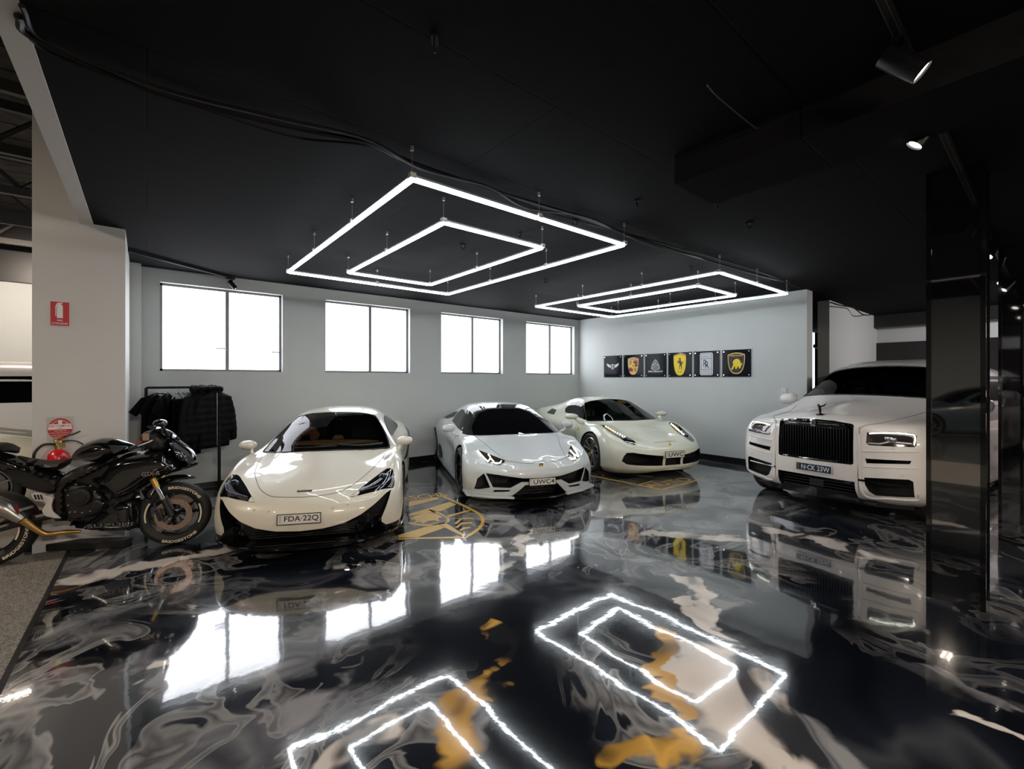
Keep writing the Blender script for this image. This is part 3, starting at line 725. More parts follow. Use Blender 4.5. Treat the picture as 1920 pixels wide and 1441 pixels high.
HORSE = [(-.10, -.95), (.02, -.98), (.0, -.88), (.02, -.55), (.12, -.30), (.20, -.45), (.26, -.80), (.22, -.97), (.36, -.95), (.38, -.78), (.36, -.38), (.40, -.08), (.56, .05), (.66, .25), (.62, .45), (.54, .25), (.44, .12), (.34, .20), (.22, .42), (.14, .60), (.16, .78), (.10, .98), (.02, .90), (-.12, .84), (-.22, .72), (-.12, .70), (-.04, .62), (-.10, .44), (-.28, .46), (-.44, .36), (-.50, .18), (-.42, .20), (-.34, .32), (-.18, .30), (-.34, .16), (-.40, -.02), (-.30, -.06), (-.26, .08), (-.12, .12), (-.02, -.05), (-.06, -.35), (-.10, -.60)]
def rot_poly(p, s, cx=0, cy=0, mir=False): return [((-x if mir else x) * s + cx, y * s + cy) for x, y in p]
edges = [(1133.3, 1166.7), (1170.2, 1206.8), (1210.4, 1250.3), (1254, 1298), (1301.8, 1350), (1355, 1409)]
names = ['winged round badge', 'red and gold crest', 'white triangular double M badge and name', 'yellow shield with a rearing horse', 'tall silver double R badge', 'gold-edged black shield with a bull']
zlo = onX(1270, 706.3, WX).z
for i, ((xa, xb), nm) in enumerate(zip(edges, names)):
    A = onX(xa, 690, WX); B = onX(xb, 690, WX)
    wd = abs(A.y - B.y)
    if i == 0: ph = onX(1133.3, 667.5, WX).z - zlo
    t = empty('badge_panel', (WX - 0.02, (A.y + B.y) / 2, zlo + ph / 2), -pi / 2, 'square black wall panel with ' + nm, 'wall panel', None)
    h_ = ph / 2; w_ = wd / 2
    def P_(poly, y, m, name, th=.001): 
        b = MB(); b.prism(poly, (0, y, 0), (1, 0, 0), (0, 0, 1), (0, -1, 0), th); return b.build(name, m, t)
    m = MB(); m.box((0, .002, 0), (wd, .006, ph), bev=.001); m.build('panel', PNL, t)
    for sx in (-1, 1):
        for sz in (-1, 1):
            m = MB(); m.cyl((sx * (w_ - .035), .02, sz * (h_ - .035)), (sx * (w_ - .035), -.008, sz * (h_ - .035)), .012, 12); m.build('standoff', CHROME, t)
    f = -.001
    u = h_
    if i == 0:
        g = MB()
        for s_ in (-1, 1): g.prism([(s_ * .12 * u, .1 * u), (s_ * .72 * u, .30 * u), (s_ * .66 * u, .12 * u), (s_ * .60 * u, .04 * u), (s_ * .50 * u, -.03 * u), (s_ * .40 * u, -.08 * u), (s_ * .30 * u, -.12 * u), (s_ * .12 * u, -.16 * u)], (0, f, 0), (1, 0, 0), (0, 0, 1), (0, -1, 0), .001)
        g.prism(ell(0, -.02 * u, .2 * u, .25 * u), (0, f, 0), (1, 0, 0), (0, 0, 1), (0, -1, 0), .001); g.build('wing_emblem', SILV, t)
        P_(ell(0, -.02 * u, .13 * u, .18 * u), f - .001, BLKPR, 'emblem_field')
        g = MB(); put_text(g, 'B', (0, f - .0025, -.02 * u), (1, 0, 0), (0, 0, 1), .24 * u, .16 * u, .0006, .02); g.build('emblem_letter', SILV, t)
    elif i == 1:
        sh = shield(.56 * u, .80 * u); P_(sh, f, GOLD2, 'crest')
        q = rot_poly(shield(.50 * u, .72 * u), 1, 0, -.02 * u)
        for (a0, a1, b0, b1) in ((0.03, .48, .50, .36), (0.03, .48, .22, .08), (-.48, -.03, -.14, -.28), (-.42, -.03, -.40, -.52)):
            P_([(a0 * u, b0 * u), (a0 * u, b1 * u), (a1 * u, b1 * u), (a1 * u, b0 * u)], f - .001, REDPR, 'red_stripe')
        for (a0, a1, b0, b1) in ((0.03, .48, .36, .22), (-.46, -.03, -.28, -.40), (0.03, .48, .08, -.06)):
            P_([(a0 * u, b0 * u), (a0 * u, b1 * u), (a1 * u, b1 * u), (a1 * u, b0 * u)], f - .001, BLKPR, 'black_stripe')
        P_(shield(.17 * u, .24 * u), f - .002, YEL, 'inner_shield'); P_(rot_poly(HORSE, .15 * u), f - .003, BLKPR, 'small_horse')
        for cx, cy in ((-.26, .3), (.24, -.35)):
            for k in range(3): P_([(cx * u - .16 * u, cy * u + .12 * u - k * .13 * u), (cx * u, cy * u + .19 * u - k * .13 * u), (cx * u + .14 * u, cy * u + .10 * u - k * .13 * u), (cx * u + .1 * u, cy * u + .07 * u - k * .13 * u), (cx * u, cy * u + .13 * u - k * .13 * u), (cx * u - .14 * u, cy * u + .08 * u - k * .13 * u)], f - .001, BLKPR, 'antler')
        g = MB(); put_text(g, 'PORSCHE', (0, f - .0015, .60 * u), (1, 0, 0), (0, 0, 1), .10 * u, .78 * u, .0006, .01); g.build('lettering', BLKPR, t)
    elif i == 2:
        def tri(k): return [tuple(v) for v in cr([(0, .50 * k), (.30 * k, .12 * k), (.42 * k, -.25 * k), (.28 * k, -.36 * k), (0, -.38 * k), (-.28 * k, -.36 * k), (-.42 * k, -.25 * k), (-.30 * k, .12 * k)], 5, True)]
        P_(tri(u), f, SILV, 'triangle_emblem'); P_(rot_poly(tri(u * .85), 1, 0, -.005), f - .001, BLKPR, 'emblem_field')
        g = MB()
        for sx in (-1, 1):
            for (x0_, y0_2, x1_, y1_2) in ((.06, .30, .06, -.30), (.06, .30, .0, .12), (.20, .14, .20, -.30), (.20, .14, .06, -.10), (.32, -.05, .27, -.30)):
                a = Vector((sx * x0_ * u, 0, y0_2 * u)); b = Vector((sx * x1_ * u, 0, y1_2 * u)); g.tube([(a.x, f - .002, a.z), (b.x, f - .002, b.z)], .022 * u, 4)
        g.build('double_m', SILV, t)
        g = MB(); put_text(g, 'MAYBACH', (0, f - .001, -.52 * u), (1, 0, 0), (0, 0, 1), .15 * u, 1.35 * u, .0008, .02); g.build('lettering', WHPR, t)
    elif i == 3:
        P_(shield(.54 * u, .88 * u, .06), f, YEL, 'shield')
        P_([(-.54 * u, .70 * u), (0, .86 * u), (.54 * u, .70 * u), (.54 * u, .76 * u), (0, .92 * u), (-.54 * u, .76 * u)], f - .001, REDPR, 'red_stripe')
        P_([(-.54 * u, .765 * u), (0, .925 * u), (0, .97 * u), (-.54 * u, .81 * u)], f - .001, GREENPR, 'green_stripe')
        P_([(.54 * u, .765 * u), (0, .925 * u), (0, .97 * u), (.54 * u, .81 * u)], f - .001, WHPR, 'white_stripe')
        P_(rot_poly(HORSE, .50 * u, 0, .10 * u), f - .001, BLKPR, 'horse')
        g = MB(); put_text(g, 'S F', (0, f - .0015, -.58 * u), (1, 0, 0), (0, 0, 1), .16 * u, .30 * u, .0006, .0); g.build('lettering', BLKPR, t)
    elif i == 4:
        def rr_(a, b, r): return [(x * (a - r) + r * cos(q), z_ * (b - r) + r * sin(q)) for x, z_, q0 in ((1, 1, 0), (-1, 1, pi / 2), (-1, -1, pi), (1, -1, 3 * pi / 2)) for q in [q0 + j * pi / 10 for j in range(6)]]
        P_(rr_(.52 * u, .88 * u, .15 * u), f, SILV, 'badge'); P_(rr_(.42 * u, .80 * u, .10 * u), f - .0008, BLKPR, 'dark_border'); P_(rr_(.39 * u, .77 * u, .08 * u), f - .0016, SILV, 'badge_field')
        for z_ in (.42, -.42): P_([(-.39 * u, (z_ - .015) * u), (.39 * u, (z_ - .015) * u), (.39 * u, (z_ + .015) * u), (-.39 * u, (z_ + .015) * u)], f - .0024, BLKPR, 'divider')
        g = MB(); put_text(g, 'ROLLS', (0, f - .003, .58 * u), (1, 0, 0), (0, 0, 1), .12 * u, .5 * u, .0006); put_text(g, 'ROYCE', (0, f - .003, -.58 * u), (1, 0, 0), (0, 0, 1), .12 * u, .5 * u, .0006)
        put_text(g, 'R', (-.07 * u, f - .003, .06 * u), (1, 0, 0), (0, 0, 1), .55 * u, .30 * u, .0006, .0); put_text(g, 'R', (.07 * u, f - .003, -.06 * u), (1, 0, 0), (0, 0, 1), .55 * u, .30 * u, .0006, .0); g.build('lettering', BLKPR, t)
    else:
        P_(shield(.62 * u, .80 * u, .02), f, GOLD2, 'shield'); P_(rot_poly(shield(.62 * u, .80 * u, .02), .90, 0, .0), f - .001, BLKPR, 'shield_field')
        BULL = [(-.42, -.52), (-.30, -.30), (-.22, -.05), (-.30, .02), (-.22, .18), (-.08, .32), (.10, .34), (.24, .26), (.34, .10), (.38, -.12), (.46, .02), (.48, -.14), (.38, -.26), (.34, -.44), (.22, -.46), (.20, -.28), (.10, -.34), (.04, -.50), (-.08, -.48), (-.08, -.26), (-.18, -.34), (-.28, -.56)]
        P_(rot_poly(BULL, .9 * u, 0, .02 * u), f - .002, YEL, 'bull')
        g = MB(); put_text(g, 'LAMBORGHINI', (0, f - .0022, .56 * u), (1, 0, 0), (0, 0, 1), .11 * u, .95 * u, .0006, .01); g.build('lettering', GOLD2, t)

TRACE = False
# ------------------------------------------------------------------ vehicle toolkit
def hermite_line(P, n, crease=()):
    """smooth interpolation through a row of points (chord-length tangents, optional corners)"""
    N = len(P); h = [max((P[i + 1] - P[i]).length, 1e-4) for i in range(N - 1)]
    out = []
    def tan(k, side):
        if k in crease or k == 0 or k == N - 1:
            j = k if (side > 0 and k < N - 1) or k == 0 else k - 1
            return (P[j + 1] - P[j]) / h[j]
        a, b = h[k - 1], h[k]
        return ((P[k + 1] - P[k]) / b * a + (P[k] - P[k - 1]) / a * b) / (a + b)
    for i in range(N - 1):
        m0, m1 = tan(i, 1) * h[i], tan(i + 1, -1) * h[i]
        for k in range(n):
            t = k / n; t2, t3 = t * t, t * t * t
            out.append(P[i] * (2 * t3 - 3 * t2 + 1) + m0 * (t3 - 2 * t2 + t) + P[i + 1] * (3 * t2 - 2 * t3) + m1 * (t3 - t2))
    out.append(P[-1]); return out
def loft_body(st, nu=6, nv=5, crI=(), crJ=()):
    rows = [hermite_line([Vector(p) for p in s], nv, crJ) for s in st]
    J = len(rows[0]); cols = [hermite_line([r[j] for r in rows], nu, crI) for j in range(J)]
    I = len(cols[0]); vs = []; fs = []
    for sgn in (1, -1):
        for i in range(I):
            for j in range(J):
                p = cols[j][i].copy()
                if j in (0, J - 1) or i in (0, I - 1): p.y = 0
                p.y = max(p.y, 0) * sgn
                vs.append(p)
    for s_ in (0, 1):
        o = s_ * I * J
        for i in range(I - 1):
            for j in range(J - 1):
                q = [o + i * J + j, o + (i + 1) * J + j, o + (i + 1) * J + j + 1, o + i * J + j + 1]
                fs.append(q if s_ == 0 else q[::-1])
    me = bpy.data.meshes.new('body'); me.from_pydata([tuple(v) for v in vs], [], fs)
    bm = bmesh.new(); bm.from_mesh(me); bmesh.ops.remove_doubles(bm, verts=bm.verts[:], dist=1e-5)
    bmesh.ops.dissolve_degenerate(bm, dist=1e-6, edges=bm.edges[:])
    bmesh.ops.recalc_face_normals(bm, faces=bm.faces[:])
    bm.to_mesh(me); bm.free(); return me

class Car:
    def __init__(s, root, mesh, paint):
        s.t = root; s.me = mesh; s.paint = paint
        bm = bmesh.new(); bm.from_mesh(mesh); s.bvh = BVHTree.FromBMesh(bm)
        bm.normal_update(); s.nrm = [v.normal.copy() for v in bm.verts]; s.fv = [[v.index for v in f.verts] for f in bm.faces]; s.co = [v.co.copy() for v in bm.verts]; bm.free()
        s.W = Matrix.Translation(root.location) @ Matrix.Rotation(root.rotation_euler[2], 4, 'Z'); s.Wi = s.W.inverted()
        s.cuts = []
    def trace(s, pts, mirror=False):
        """image outline -> points on the bodywork, in the vehicle's own frame"""
        o = s.Wi @ Vector((0, 0, EYE)); out = []
        for px, py in pts:
            a, b = ray(px); d = (s.Wi.to_3x3() @ Vector((a, b, (HZ - py) / FPX))).normalized()
            h = s.bvh.ray_cast(o, d)
            if h[0] is None:
                h = s.bvh.find_nearest(o + d * ((Vector((0, 0, .6)) - o).length))
                # closest approach along the ray
                best = None
                for k in range(40, 160):
                    q = o + d * (k * .08); n_ = s.bvh.find_nearest(q)
                    if best is None or n_[3] < best[1]: best = (n_[0], n_[3])
                p = best[0].copy()
            else: p = h[0].copy()
            if mirror: p.y = -p.y
            out.append(p)
        return out
    def dirs(s, view):
        return {'front': (Vector((-1, 0, 0)), (1, 2), Vector((3, 0, 0))), 'left': (Vector((0, -1, 0)), (0, 2), Vector((0, 3, 0))), 'right': (Vector((0, 1, 0)), (0, 2), Vector((0, -3, 0))),
                'top': (Vector((0, 0, -1)), (0, 1), Vector((0, 0, 3))), 'rear': (Vector((1, 0, 0)), (1, 2), Vector((-7, 0, 0)))}[view]
    def drop(s, p2, view, off=0.0, guess=None):
        d, ax, st = s.dirs(view); o = st.copy(); o[ax[0]] = p2[0]; o[ax[1]] = p2[1]
        h = s.bvh.ray_cast(o, d)
        if h[0] is None:
            q = o.copy()
            if guess is not None:
                k = [i for i in range(3) if i not in ax][0]; q[k] = guess[k]
            else: q = o + d * 2.2
            n_ = s.bvh.find_nearest(q); p, nn = n_[0].copy(), n_[1]
            return p + nn * off
        nn = h[1]
        if nn.dot(d) > 0: nn = -nn
        return h[0] + nn * off
    def flat(s, pts3, view):
        ax = s.dirs(view)[1]; return [(p[ax[0]], p[ax[1]]) for p in pts3]
    def patch(s, name, poly, view, m, off=0.003, step=0.035, mirror=False, parent=None, only=None, smooth=True, rim=0.0):
        """thin skin that follows the bodywork inside an outline (given in the view's 2D frame)"""
        pts, tris, ds = tri_poly(poly, step)
        res = []
        for sg in ((1, -1) if mirror else (1,)):
            b = MB(); out = []
            for p, d in zip(pts, ds):
                k = off if rim <= 0 else off * min(1, d / rim) + 0.0005
                q = s.drop((p[0], p[1]), view, k)
                out.append(Vector((q.x, q.y * sg, q.z)))
            b.add(out, [list(t) for t in tris]); o = b.build(name, m, parent or s.t, smooth=smooth, angle=60)
            res.append(o)
        return res
    def line(s, name, poly, view, r=0.0025, m=None, mirror=False, closed=False, sub=6, lift=0.0, parent=None):
        P = cr([(p[0], p[1], 0) for p in poly], sub, closed)
        q = [s.drop((p.x, p.y), view, lift) for p in P]; out = []
        for sg in ((1, -1) if mirror else (1,)):
            b = MB(); b.tube([Vector((p.x, p.y * sg, p.z)) for p in q], r, 6, closed=closed)
            out.append(b.build(name, m or BLACKP, parent or s.t, smooth=True))
        return out
    def cut(s, poly, view, depth, m, mirror=False, floor=None):
        """recess with an outline in the view frame; depth measured from the skin's lowest point in the outline"""
        d, ax, st = s.dirs(view); k = [i for i in range(3) if i not in ax][0]
        P = [s.drop(p, view) for p in poly]; sg = 1 if st[k] > 0 else -1
        lo = (min(p[k] for p in P) if sg > 0 else max(p[k] for p in P)) - sg * depth
        if floor is not None: lo = floor
        hi = (max(p[k] for p in P) if sg > 0 else min(p[k] for p in P)) + sg * 0.25
        for mm in ((1, -1) if mirror else (1,)):
            b = MB(); o = Vector((0, 0, 0)); o[k] = lo; u = Vector((0, 0, 0)); u[ax[0]] = 1; v = Vector((0, 0, 0)); v[ax[1]] = 1; n = Vector((0, 0, 0)); n[k] = 1
            b.prism(poly, o, u, v, n, hi - lo)
            if mm < 0: b.v = [Vector((q.x, -q.y, q.z)) for q in b.v]
            s.cuts.append((b, m))
    def cut_cyl(s, c, r, y0, y1, m, n=40):
        for sg in (1, -1):
            b = MB(); b.cyl((c[0], sg * y0, c[1]), (c[0], sg * y1, c[1]), r, n); s.cuts.append((b, m))
    def finish(s, name='body'):
        me = s.me; mats = [s.paint]
        me.materials.append(s.paint)
        ob = bpy.data.objects.new(name, me); col.objects.link(ob); ob.parent = s.t
        tmp = []
        for b, m in s.cuts:
            c = b.build('cutter', m); tmp.append(c)
            md = ob.modifiers.new('cut', 'BOOLEAN'); md.operation = 'DIFFERENCE'; md.solver = 'EXACT'; md.object = c
            md.material_mode = 'TRANSFER'; md.use_self = False
            c.parent = s.t
        bpy.context.view_layer.update()
        dg = bpy.context.evaluated_depsgraph_get(); nm = bpy.data.meshes.new_from_object(ob.evaluated_get(dg), preserve_all_data_layers=True, depsgraph=dg)
        ob.modifiers.clear()
        ob.data = nm; nm.name = name
        for c in tmp: bpy.data.objects.remove(c)
        nm.polygons.foreach_set('use_smooth', [True] * len(nm.polygons))
        # keep the shading of the uncut skin
        ln = [None] * len(nm.loops)
        pi_ = [i for i, m in enumerate(nm.materials) if m == s.paint]
        for p in nm.polygons:
            painted = p.material_index in pi_
            for li in p.loop_indices:
                n_ = p.normal
                if painted:
                    co = nm.vertices[nm.loops[li].vertex_index].co
                    h = s.bvh.find_nearest(co)
                    if h[0] is not None and h[3] < 2e-3:
                        f = s.fv[h[2]]; wts = [1 / ((s.co[i] - h[0]).length + 1e-5) ** 2 for i in f]
                        v = Vector((0, 0, 0))
                        for i, w_ in zip(f, wts): v += s.nrm[i] * w_
                        v.normalize()
                        if v.dot(p.normal) > 0.5: n_ = v
                ln[li] = tuple(n_)
        nm.normals_split_custom_set(ln)
        s.body = ob; return ob

def paint(name, c):
    return mat(name, c, 0.35, 0.0, coat=1.0, spec=0.5)
TGLASS = mat('dark tinted glass', (.002, .002, .003), 0.02, spec=.45)

def wheel(parent, x, y, r, w_, rimr, spokes, m_rim, side, caliper=None, split=2, steer=0.0, cap=None):
    """road wheel: tyre with rim, disc, caliper; side +1 left / -1 right (outer face)"""
    t = MB(); hw = w_ / 2
    prof = [(rimr, -hw * .80), (rimr + .02, -hw * .92), ((r + rimr) / 2, -hw), (r - .02, -hw * .93), (r - .004, -hw * .75), (r, -hw * .4)]
    prof += [(r - .004, -hw * .36), (r - .004, -hw * .30), (r, -hw * .26), (r, -.012), (r - .006, -.008), (r - .006, .008), (r, .012), (r, hw * .26), (r - .004, hw * .30), (r - .004, hw * .36)]
    prof += [(r, hw * .4), (r - .004, hw * .75), (r - .02, hw * .93), ((r + rimr) / 2, hw), (rimr + .02, hw * .92), (rimr, hw * .80), (rimr - .004, 0)]
    t.lathe([(a, b * side) for a, b in prof], axis='y', n=56, closed=True)
    o = t.build('wheel', RUBBER, parent, smooth=True); o.location = (x, side * y, r); o.rotation_euler = (0, 0, steer)
    b = MB(); f = hw * side
    b.lathe([(rimr + .004, f * .86), (rimr - .006, f * .92), (rimr - .018, f * .84), (rimr - .022, f * .3), (rimr - .03, -f * .6)], axis='y', n=56)
    hub = .075
    b.lathe([(0, f * .66), (hub * .5, f * .66), (hub, f * .60), (hub, f * .30), (0, f * .3)], axis='y', n=24)
    for k in range(spokes):
        for s_ in range(split):
            da = 0 if split == 1 else (s_ - .5) * (2 * pi / spokes) * .42
            a0 = 2 * pi * k / spokes; a1 = a0 + da
            p0 = Vector((cos(a0 + da * .4) * hub * .8, f * .60, sin(a0 + da * .4) * hub * .8)); p1 = Vector((cos(a1) * (rimr - .012), f * .80, sin(a1) * (rimr - .012)))
            e = (p1 - p0); L = e.length; e.normalize(); tn = Vector((-sin(a1), 0, cos(a1))); nn = e.cross(tn).normalized()
            rot = Matrix((e, tn, nn)).transposed()
            b.box((p0 + p1) / 2, (L, .022 if split > 1 else .04, .022), rot=rot)
    b.build('rim', m_rim, o, smooth=True, angle=30)
    b = MB(); b.lathe([(.09, f * .12), (rimr * .80, f * .12), (rimr * .80, f * .02), (.09, f * .02)], axis='y', n=40, closed=True); b.build('brake_disc', DISC, o, smooth=True, angle=30)
    if caliper:
        b = MB(); ca = pi * .5 - .4
        arc = [(cos(q) * rimr * .86, sin(q) * rimr * .86) for q in [ca + .9 * i / 8 - .1 for i in range(9)]] + [(cos(q) * rimr * .55, sin(q) * rimr * .55) for q in [ca + .8 - .9 * i / 8 for i in range(9)]]
        b.prism(arc, (0, f * .0, 0), (1, 0, 0), (0, 0, 1), (0, 1, 0), f * .32); b.build('brake_caliper', caliper, o)
    b = MB(); b.cyl((0, f * .66, 0), (0, f * .70, 0), .028, 20); b.build('hub_cap', cap or GLOSSB, o)
    return o

def plate(car, txt, c, w_, h_, m_back, m_txt, lean=0.0, rz=0.0, side_txt=None, th=.66, side_m=None):
    """registration plate parented to its vehicle, facing forward"""
    b = MB(); b.box((0, 0, 0), (.004, w_, h_), bev=.002); o = b.build('number_plate', m_back, car.t); o.location = c; o.rotation_euler = (0, -lean, 0)
    b = MB(); f = .0026; y0 = .0 if not side_txt else .02
    put_text(b, txt, (f, -y0 * -1, 0), (0, 1, 0), (0, 0, 1), h_ * th, w_ * (.80 if side_txt else .9), .0006, .012); b.build('plate_lettering', m_txt, o)
    b = MB(); 
    for sg in (-1, 1): b.box((.002, sg * (w_ / 2 + .002), 0), (.006, .006, h_ + .01)); b.box((.002, 0, sg * (h_ / 2 + .002)), (.006, w_ + .008, .006))
    b.build('plate_frame', m_txt, o)
    if side_txt:
        b = MB()
        for i, ch in enumerate(side_txt): put_text(b, ch, (f, -w_ / 2 + .022, h_ * (.26 - .26 * i)), (0, 1, 0), (0, 0, 1), h_ * .18, h_ * .15, .0006)
        b.build('state_lettering', side_m or m_txt, o)
    return o
PLW = mat('plate white', (.62, .60, .56), .4); PLB = mat('plate black', (.012, .014, .02), .4)
def mirror_pods(car, x, y, z, sx, sy, sz, m, base, arm_r=.02, glass=True, dz=-.1, rot=0.2):
    for sg in (1, -1):
        b = MB(); b.sph((0, 0, 0), (sx, sy, sz), 24, 14)
        for v in b.v:
            if v.x < -sx * .45: v.x = -sx * .45 + (v.x + sx * .45) * .12
            v.z += -abs(v.y) * 0 
        o = b.build('wing_mirror', m, car.t, smooth=True, angle=40); o.location = (x, sg * y, z); o.rotation_euler = (0, 0, sg * rot)
        b = MB(); q = Vector((0, -sg * (sy * .5), -sz * .5)); e = Vector(base); e.y *= sg; e = e - Vector((x, sg * y, z))
        b.tube(cr([q, (q + e) / 2 + Vector((0.02, 0, dz * .3)), e], 4), [arm_r * (1.0 + .6 * abs(i / 8 - .3)) for i in range(9)], 10); b.build('mirror_stalk', m, o, smooth=True)
        b = MB(); b.prism(ell(0, 0, sy * .86, sz * .80, 24), (-sx * .475, 0, 0), (0, 1, 0), (0, 0, 1), (-1, 0, 0), .004); b.build('mirror_glass', CHROME, o)
def shape_patch(car, name, pts2, view, m, off, mirror, sub=5, **k):
    return car.patch(name, [(p.x, p.y) for p in cr([(a, b, 0) for a, b in pts2], sub, True)], view, m, off, mirror=mirror, **k)

# ------------------------------------------------------------------ cream sports car
CREAM = paint('cream car paint', (.69, .65, .545))
t = empty('sports_car', (1.53, 5.24, 0), R(243.1), 'cream sports car with plate FDA 22Q, nearest car on the left', 'car')
def sec(x, zb, *yz):
    return [(x, 0, zb)] + [((x + q[2]) if len(q) > 2 else x, q[0], q[1]) for q in yz]
M_ST = [
 [(.6, 0, .14), (.97, 0, .14), (.99, 0, .22), (1.01, 0, .31), (1.0, 0, .42), (.955, 0, .50), (.88, 0, .555), (.76, 0, .605), (.62, 0, .65)],
 [(.6, 0, .14), (.93, .30, .14), (.955, .31, .23), (.975, .31, .33), (.96, .31, .43), (.91, .31, .505), (.82, .30, .56), (.66, .24, .625), (.47, 0, .697)],
 [(.45, 0, .14), (.80, .62, .14), (.83, .63, .24), (.845, .63, .36), (.82, .62, .455), (.755, .60, .535), (.63, .53, .60), (.46, .34, .672), (.37, 0, .727)],
 [(.3, 0, .14), (.60, .82, .14), (.62, .84, .26), (.61, .84, .40), (.56, .825, .53), (.47, .755, .65), (.36, .64, .675), (.26, .40, .722), (.27, 0, .755)],
 [(.1, 0, .14), (.15, .875, .13), (.15, .90, .3), (.15, .90, .50), (.14, .88, .66), (.10, .79, .775), (.08, .665, .725), (.13, .40, .757), (.17, 0, .781)],
 [(-.35, 0, .13), (-.35, .885, .13), (-.35, .90, .3), (-.35, .905, .52), (-.36, .885, .68), (-.37, .82, .785), (-.38, .755, .785), (-.08, .44, .808), (.03, 0, .818)],
 sec(-.75, .12, (.87, .12), (.84, .3), (.84, .5), (.87, .68), (.79, .80), (.635, .98, -.06), (.38, 1.04, .09), (0, 1.05, .19)),
 sec(-1.15, .12, (.87, .12), (.83, .3), (.83, .5), (.86, .70), (.77, .82), (.515, 1.15, 0), (.30, 1.20, .06), (0, 1.218, .10)),
 sec(-1.6, .12, (.89, .12), (.85, .3), (.84, .5), (.87, .72), (.77, .86), (.50, 1.18), (.30, 1.235), (0, 1.255)),
 sec(-2.1, .13, (.92, .13), (.92, .3), (.925, .52), (.92, .77), (.81, .90), (.48, 1.11), (.30, 1.18), (0, 1.205)),
 sec(-2.67, .15, (.92, .15), (.945, .33), (.945, .55), (.92, .78), (.80, .91), (.46, .98), (.3, 1.04), (0, 1.06)),
 sec(-3.1, .2, (.87, .2), (.90, .35), (.90, .55), (.87, .74), (.76, .86), (.44, .88), (.25, .91), (0, .92)),
 sec(-3.42, .28, (.70, .28), (.74, .4), (.74, .55), (.72, .70), (.64, .80), (.42, .84), (.25, .85), (0, .85)),
 [(-3.3, 0, .25), (-3.46, 0, .30), (-3.5, 0, .42), (-3.51, 0, .55), (-3.5, 0, .68), (-3.48, 0, .78), (-3.45, 0, .82), (-3.40, 0, .835), (-3.35, 0, .84)],
]
c = Car(t, loft_body(M_ST), CREAM)
for ax_ in (0, -2.67): c.cut_cyl((ax_, .33), .36, .55, 1.2, BLACKP)
def smooth2(pts, n=4, closed=True): return [(p.x, p.y) for p in cr([(a, b, 0) for a, b in pts], n, closed)]
def both(h): return [(y, z) for y, z in h] + [(-y, z) for y, z in h[::-1] if y > 1e-3]
lamp = [(.415, .520), (.53, .585), (.64, .64), (.72, .68), (.775, .685), (.80, .65), (.815, .58), (.805, .525), (.76, .53), (.70, .535), (.55, .525)]
low = [(0, .268), (.20, .275), (.38, .305), (.52, .36), (.64, .43), (.74, .50), (.785, .515), (.765, .44), (.735, .36), (.70, .28), (.70, .235), (.74, .19), (.90, .17), (.90, -.1), (0, -.1)]
GL = [(0, .836), (.30, .827), (.52, .81), (.69, .79), (.715, .81), (.665, .91), (.59, 1.02), (.505, 1.125), (.46, 1.15), (.30, 1.185), (0, 1.20)]
c.cut(both(low), 'front', .03, BLACKP, floor=.50)
c.cut(both(GL), 'front', .2, BLACKP, floor=-1.42)
c.finish()
for ax_, rr_ in ((0, .33), (-2.67, .345)):
    for sd in (1, -1): wheel(t, ax_, .775, rr_, .24 if ax_ == 0 else .28, .245, 10, DKWHEEL, sd, mat('dark caliper', (.05, .05, .05), .3), 1)
GFRONT = mat('clear windscreen', (0, 0, 0), .02, trans=(.34, .37, .36))
c.patch('windscreen', both(GL), 'front', GFRONT, .004, step=.04)
bnd = both(GL); 
c.line('windscreen_seal', bnd, 'front', .010, BLACKP, closed=True, sub=2)
hl = c.patch('headlight', smooth2(lamp, 3), 'front', GLOSSB, .006, mirror=True, step=.02, rim=.03)
for h_, sg in zip(hl, (1, -1)):
    b = MB(); q = [c.drop(p, 'front', .010) for p in cr([(.46, .536, 0), (.60, .553, 0), (.70, .562, 0), (.785, .60, 0)], 5)] if False else [c.drop((p.x, p.y), 'front', .010) for p in cr([(.50, .545, 0), (.62, .560, 0), (.72, .575, 0), (.785, .62, 0)], 5)]
    b.tube([(p.x, p.y * sg, p.z) for p in q], .006, 6); b.build('light_guide', mat('pearl light guide', (.25, .25, .35), .2, .6), h_, smooth=True)
    b = MB(); p = c.drop((.70, .63), 'front', .004); b.sph((p.x, p.y * sg, p.z), (.03, .04, .03)); b.build('lamp_lens', mat('lamp glass', (.05, .06, .09), .05, .8, coat=1), h_, smooth=True)
# black under-structure behind the bumper opening
b = MB(); b.prism([(.30, -.74), (.50, -.72), (.62, -.60), (.72, -.38), (.76, 0), (.72, .38), (.62, .60), (.50, .72), (.30, .74)], (0, 0, .14), (1, 0, 0), (0, 1, 0), (0, 0, 1), .10)
b.build('lower_grille', GLOSSB, t, smooth=True)
b = MB()
for k in range(5): b.box((.775 - .0, 0, .155 + k * .022), (.012, .9, .006))
b.build('grille_bars', BLACKM, t)
pl_ = [(p.x, p.y) for p in cr([(.28, -.90, 0), (.52, -.87, 0), (.70, -.76, 0), (.88, -.55, 0), (.975, -.28, 0), (1.0, 0, 0), (.975, .28, 0), (.88, .55, 0), (.70, .76, 0), (.52, .87, 0), (.28, .90, 0)], 5)]
b = MB(); b.prism(pl_, (0, 0, .095), (1, 0, 0), (0, 1, 0), (0, 0, 1), .022); b.build('front_splitter', GLOSSB, t)
b = MB(); b.tube([(x, y, .116) for x, y in pl_], .008, 6); b.build('splitter_lip', GLOSSB, t, smooth=True)
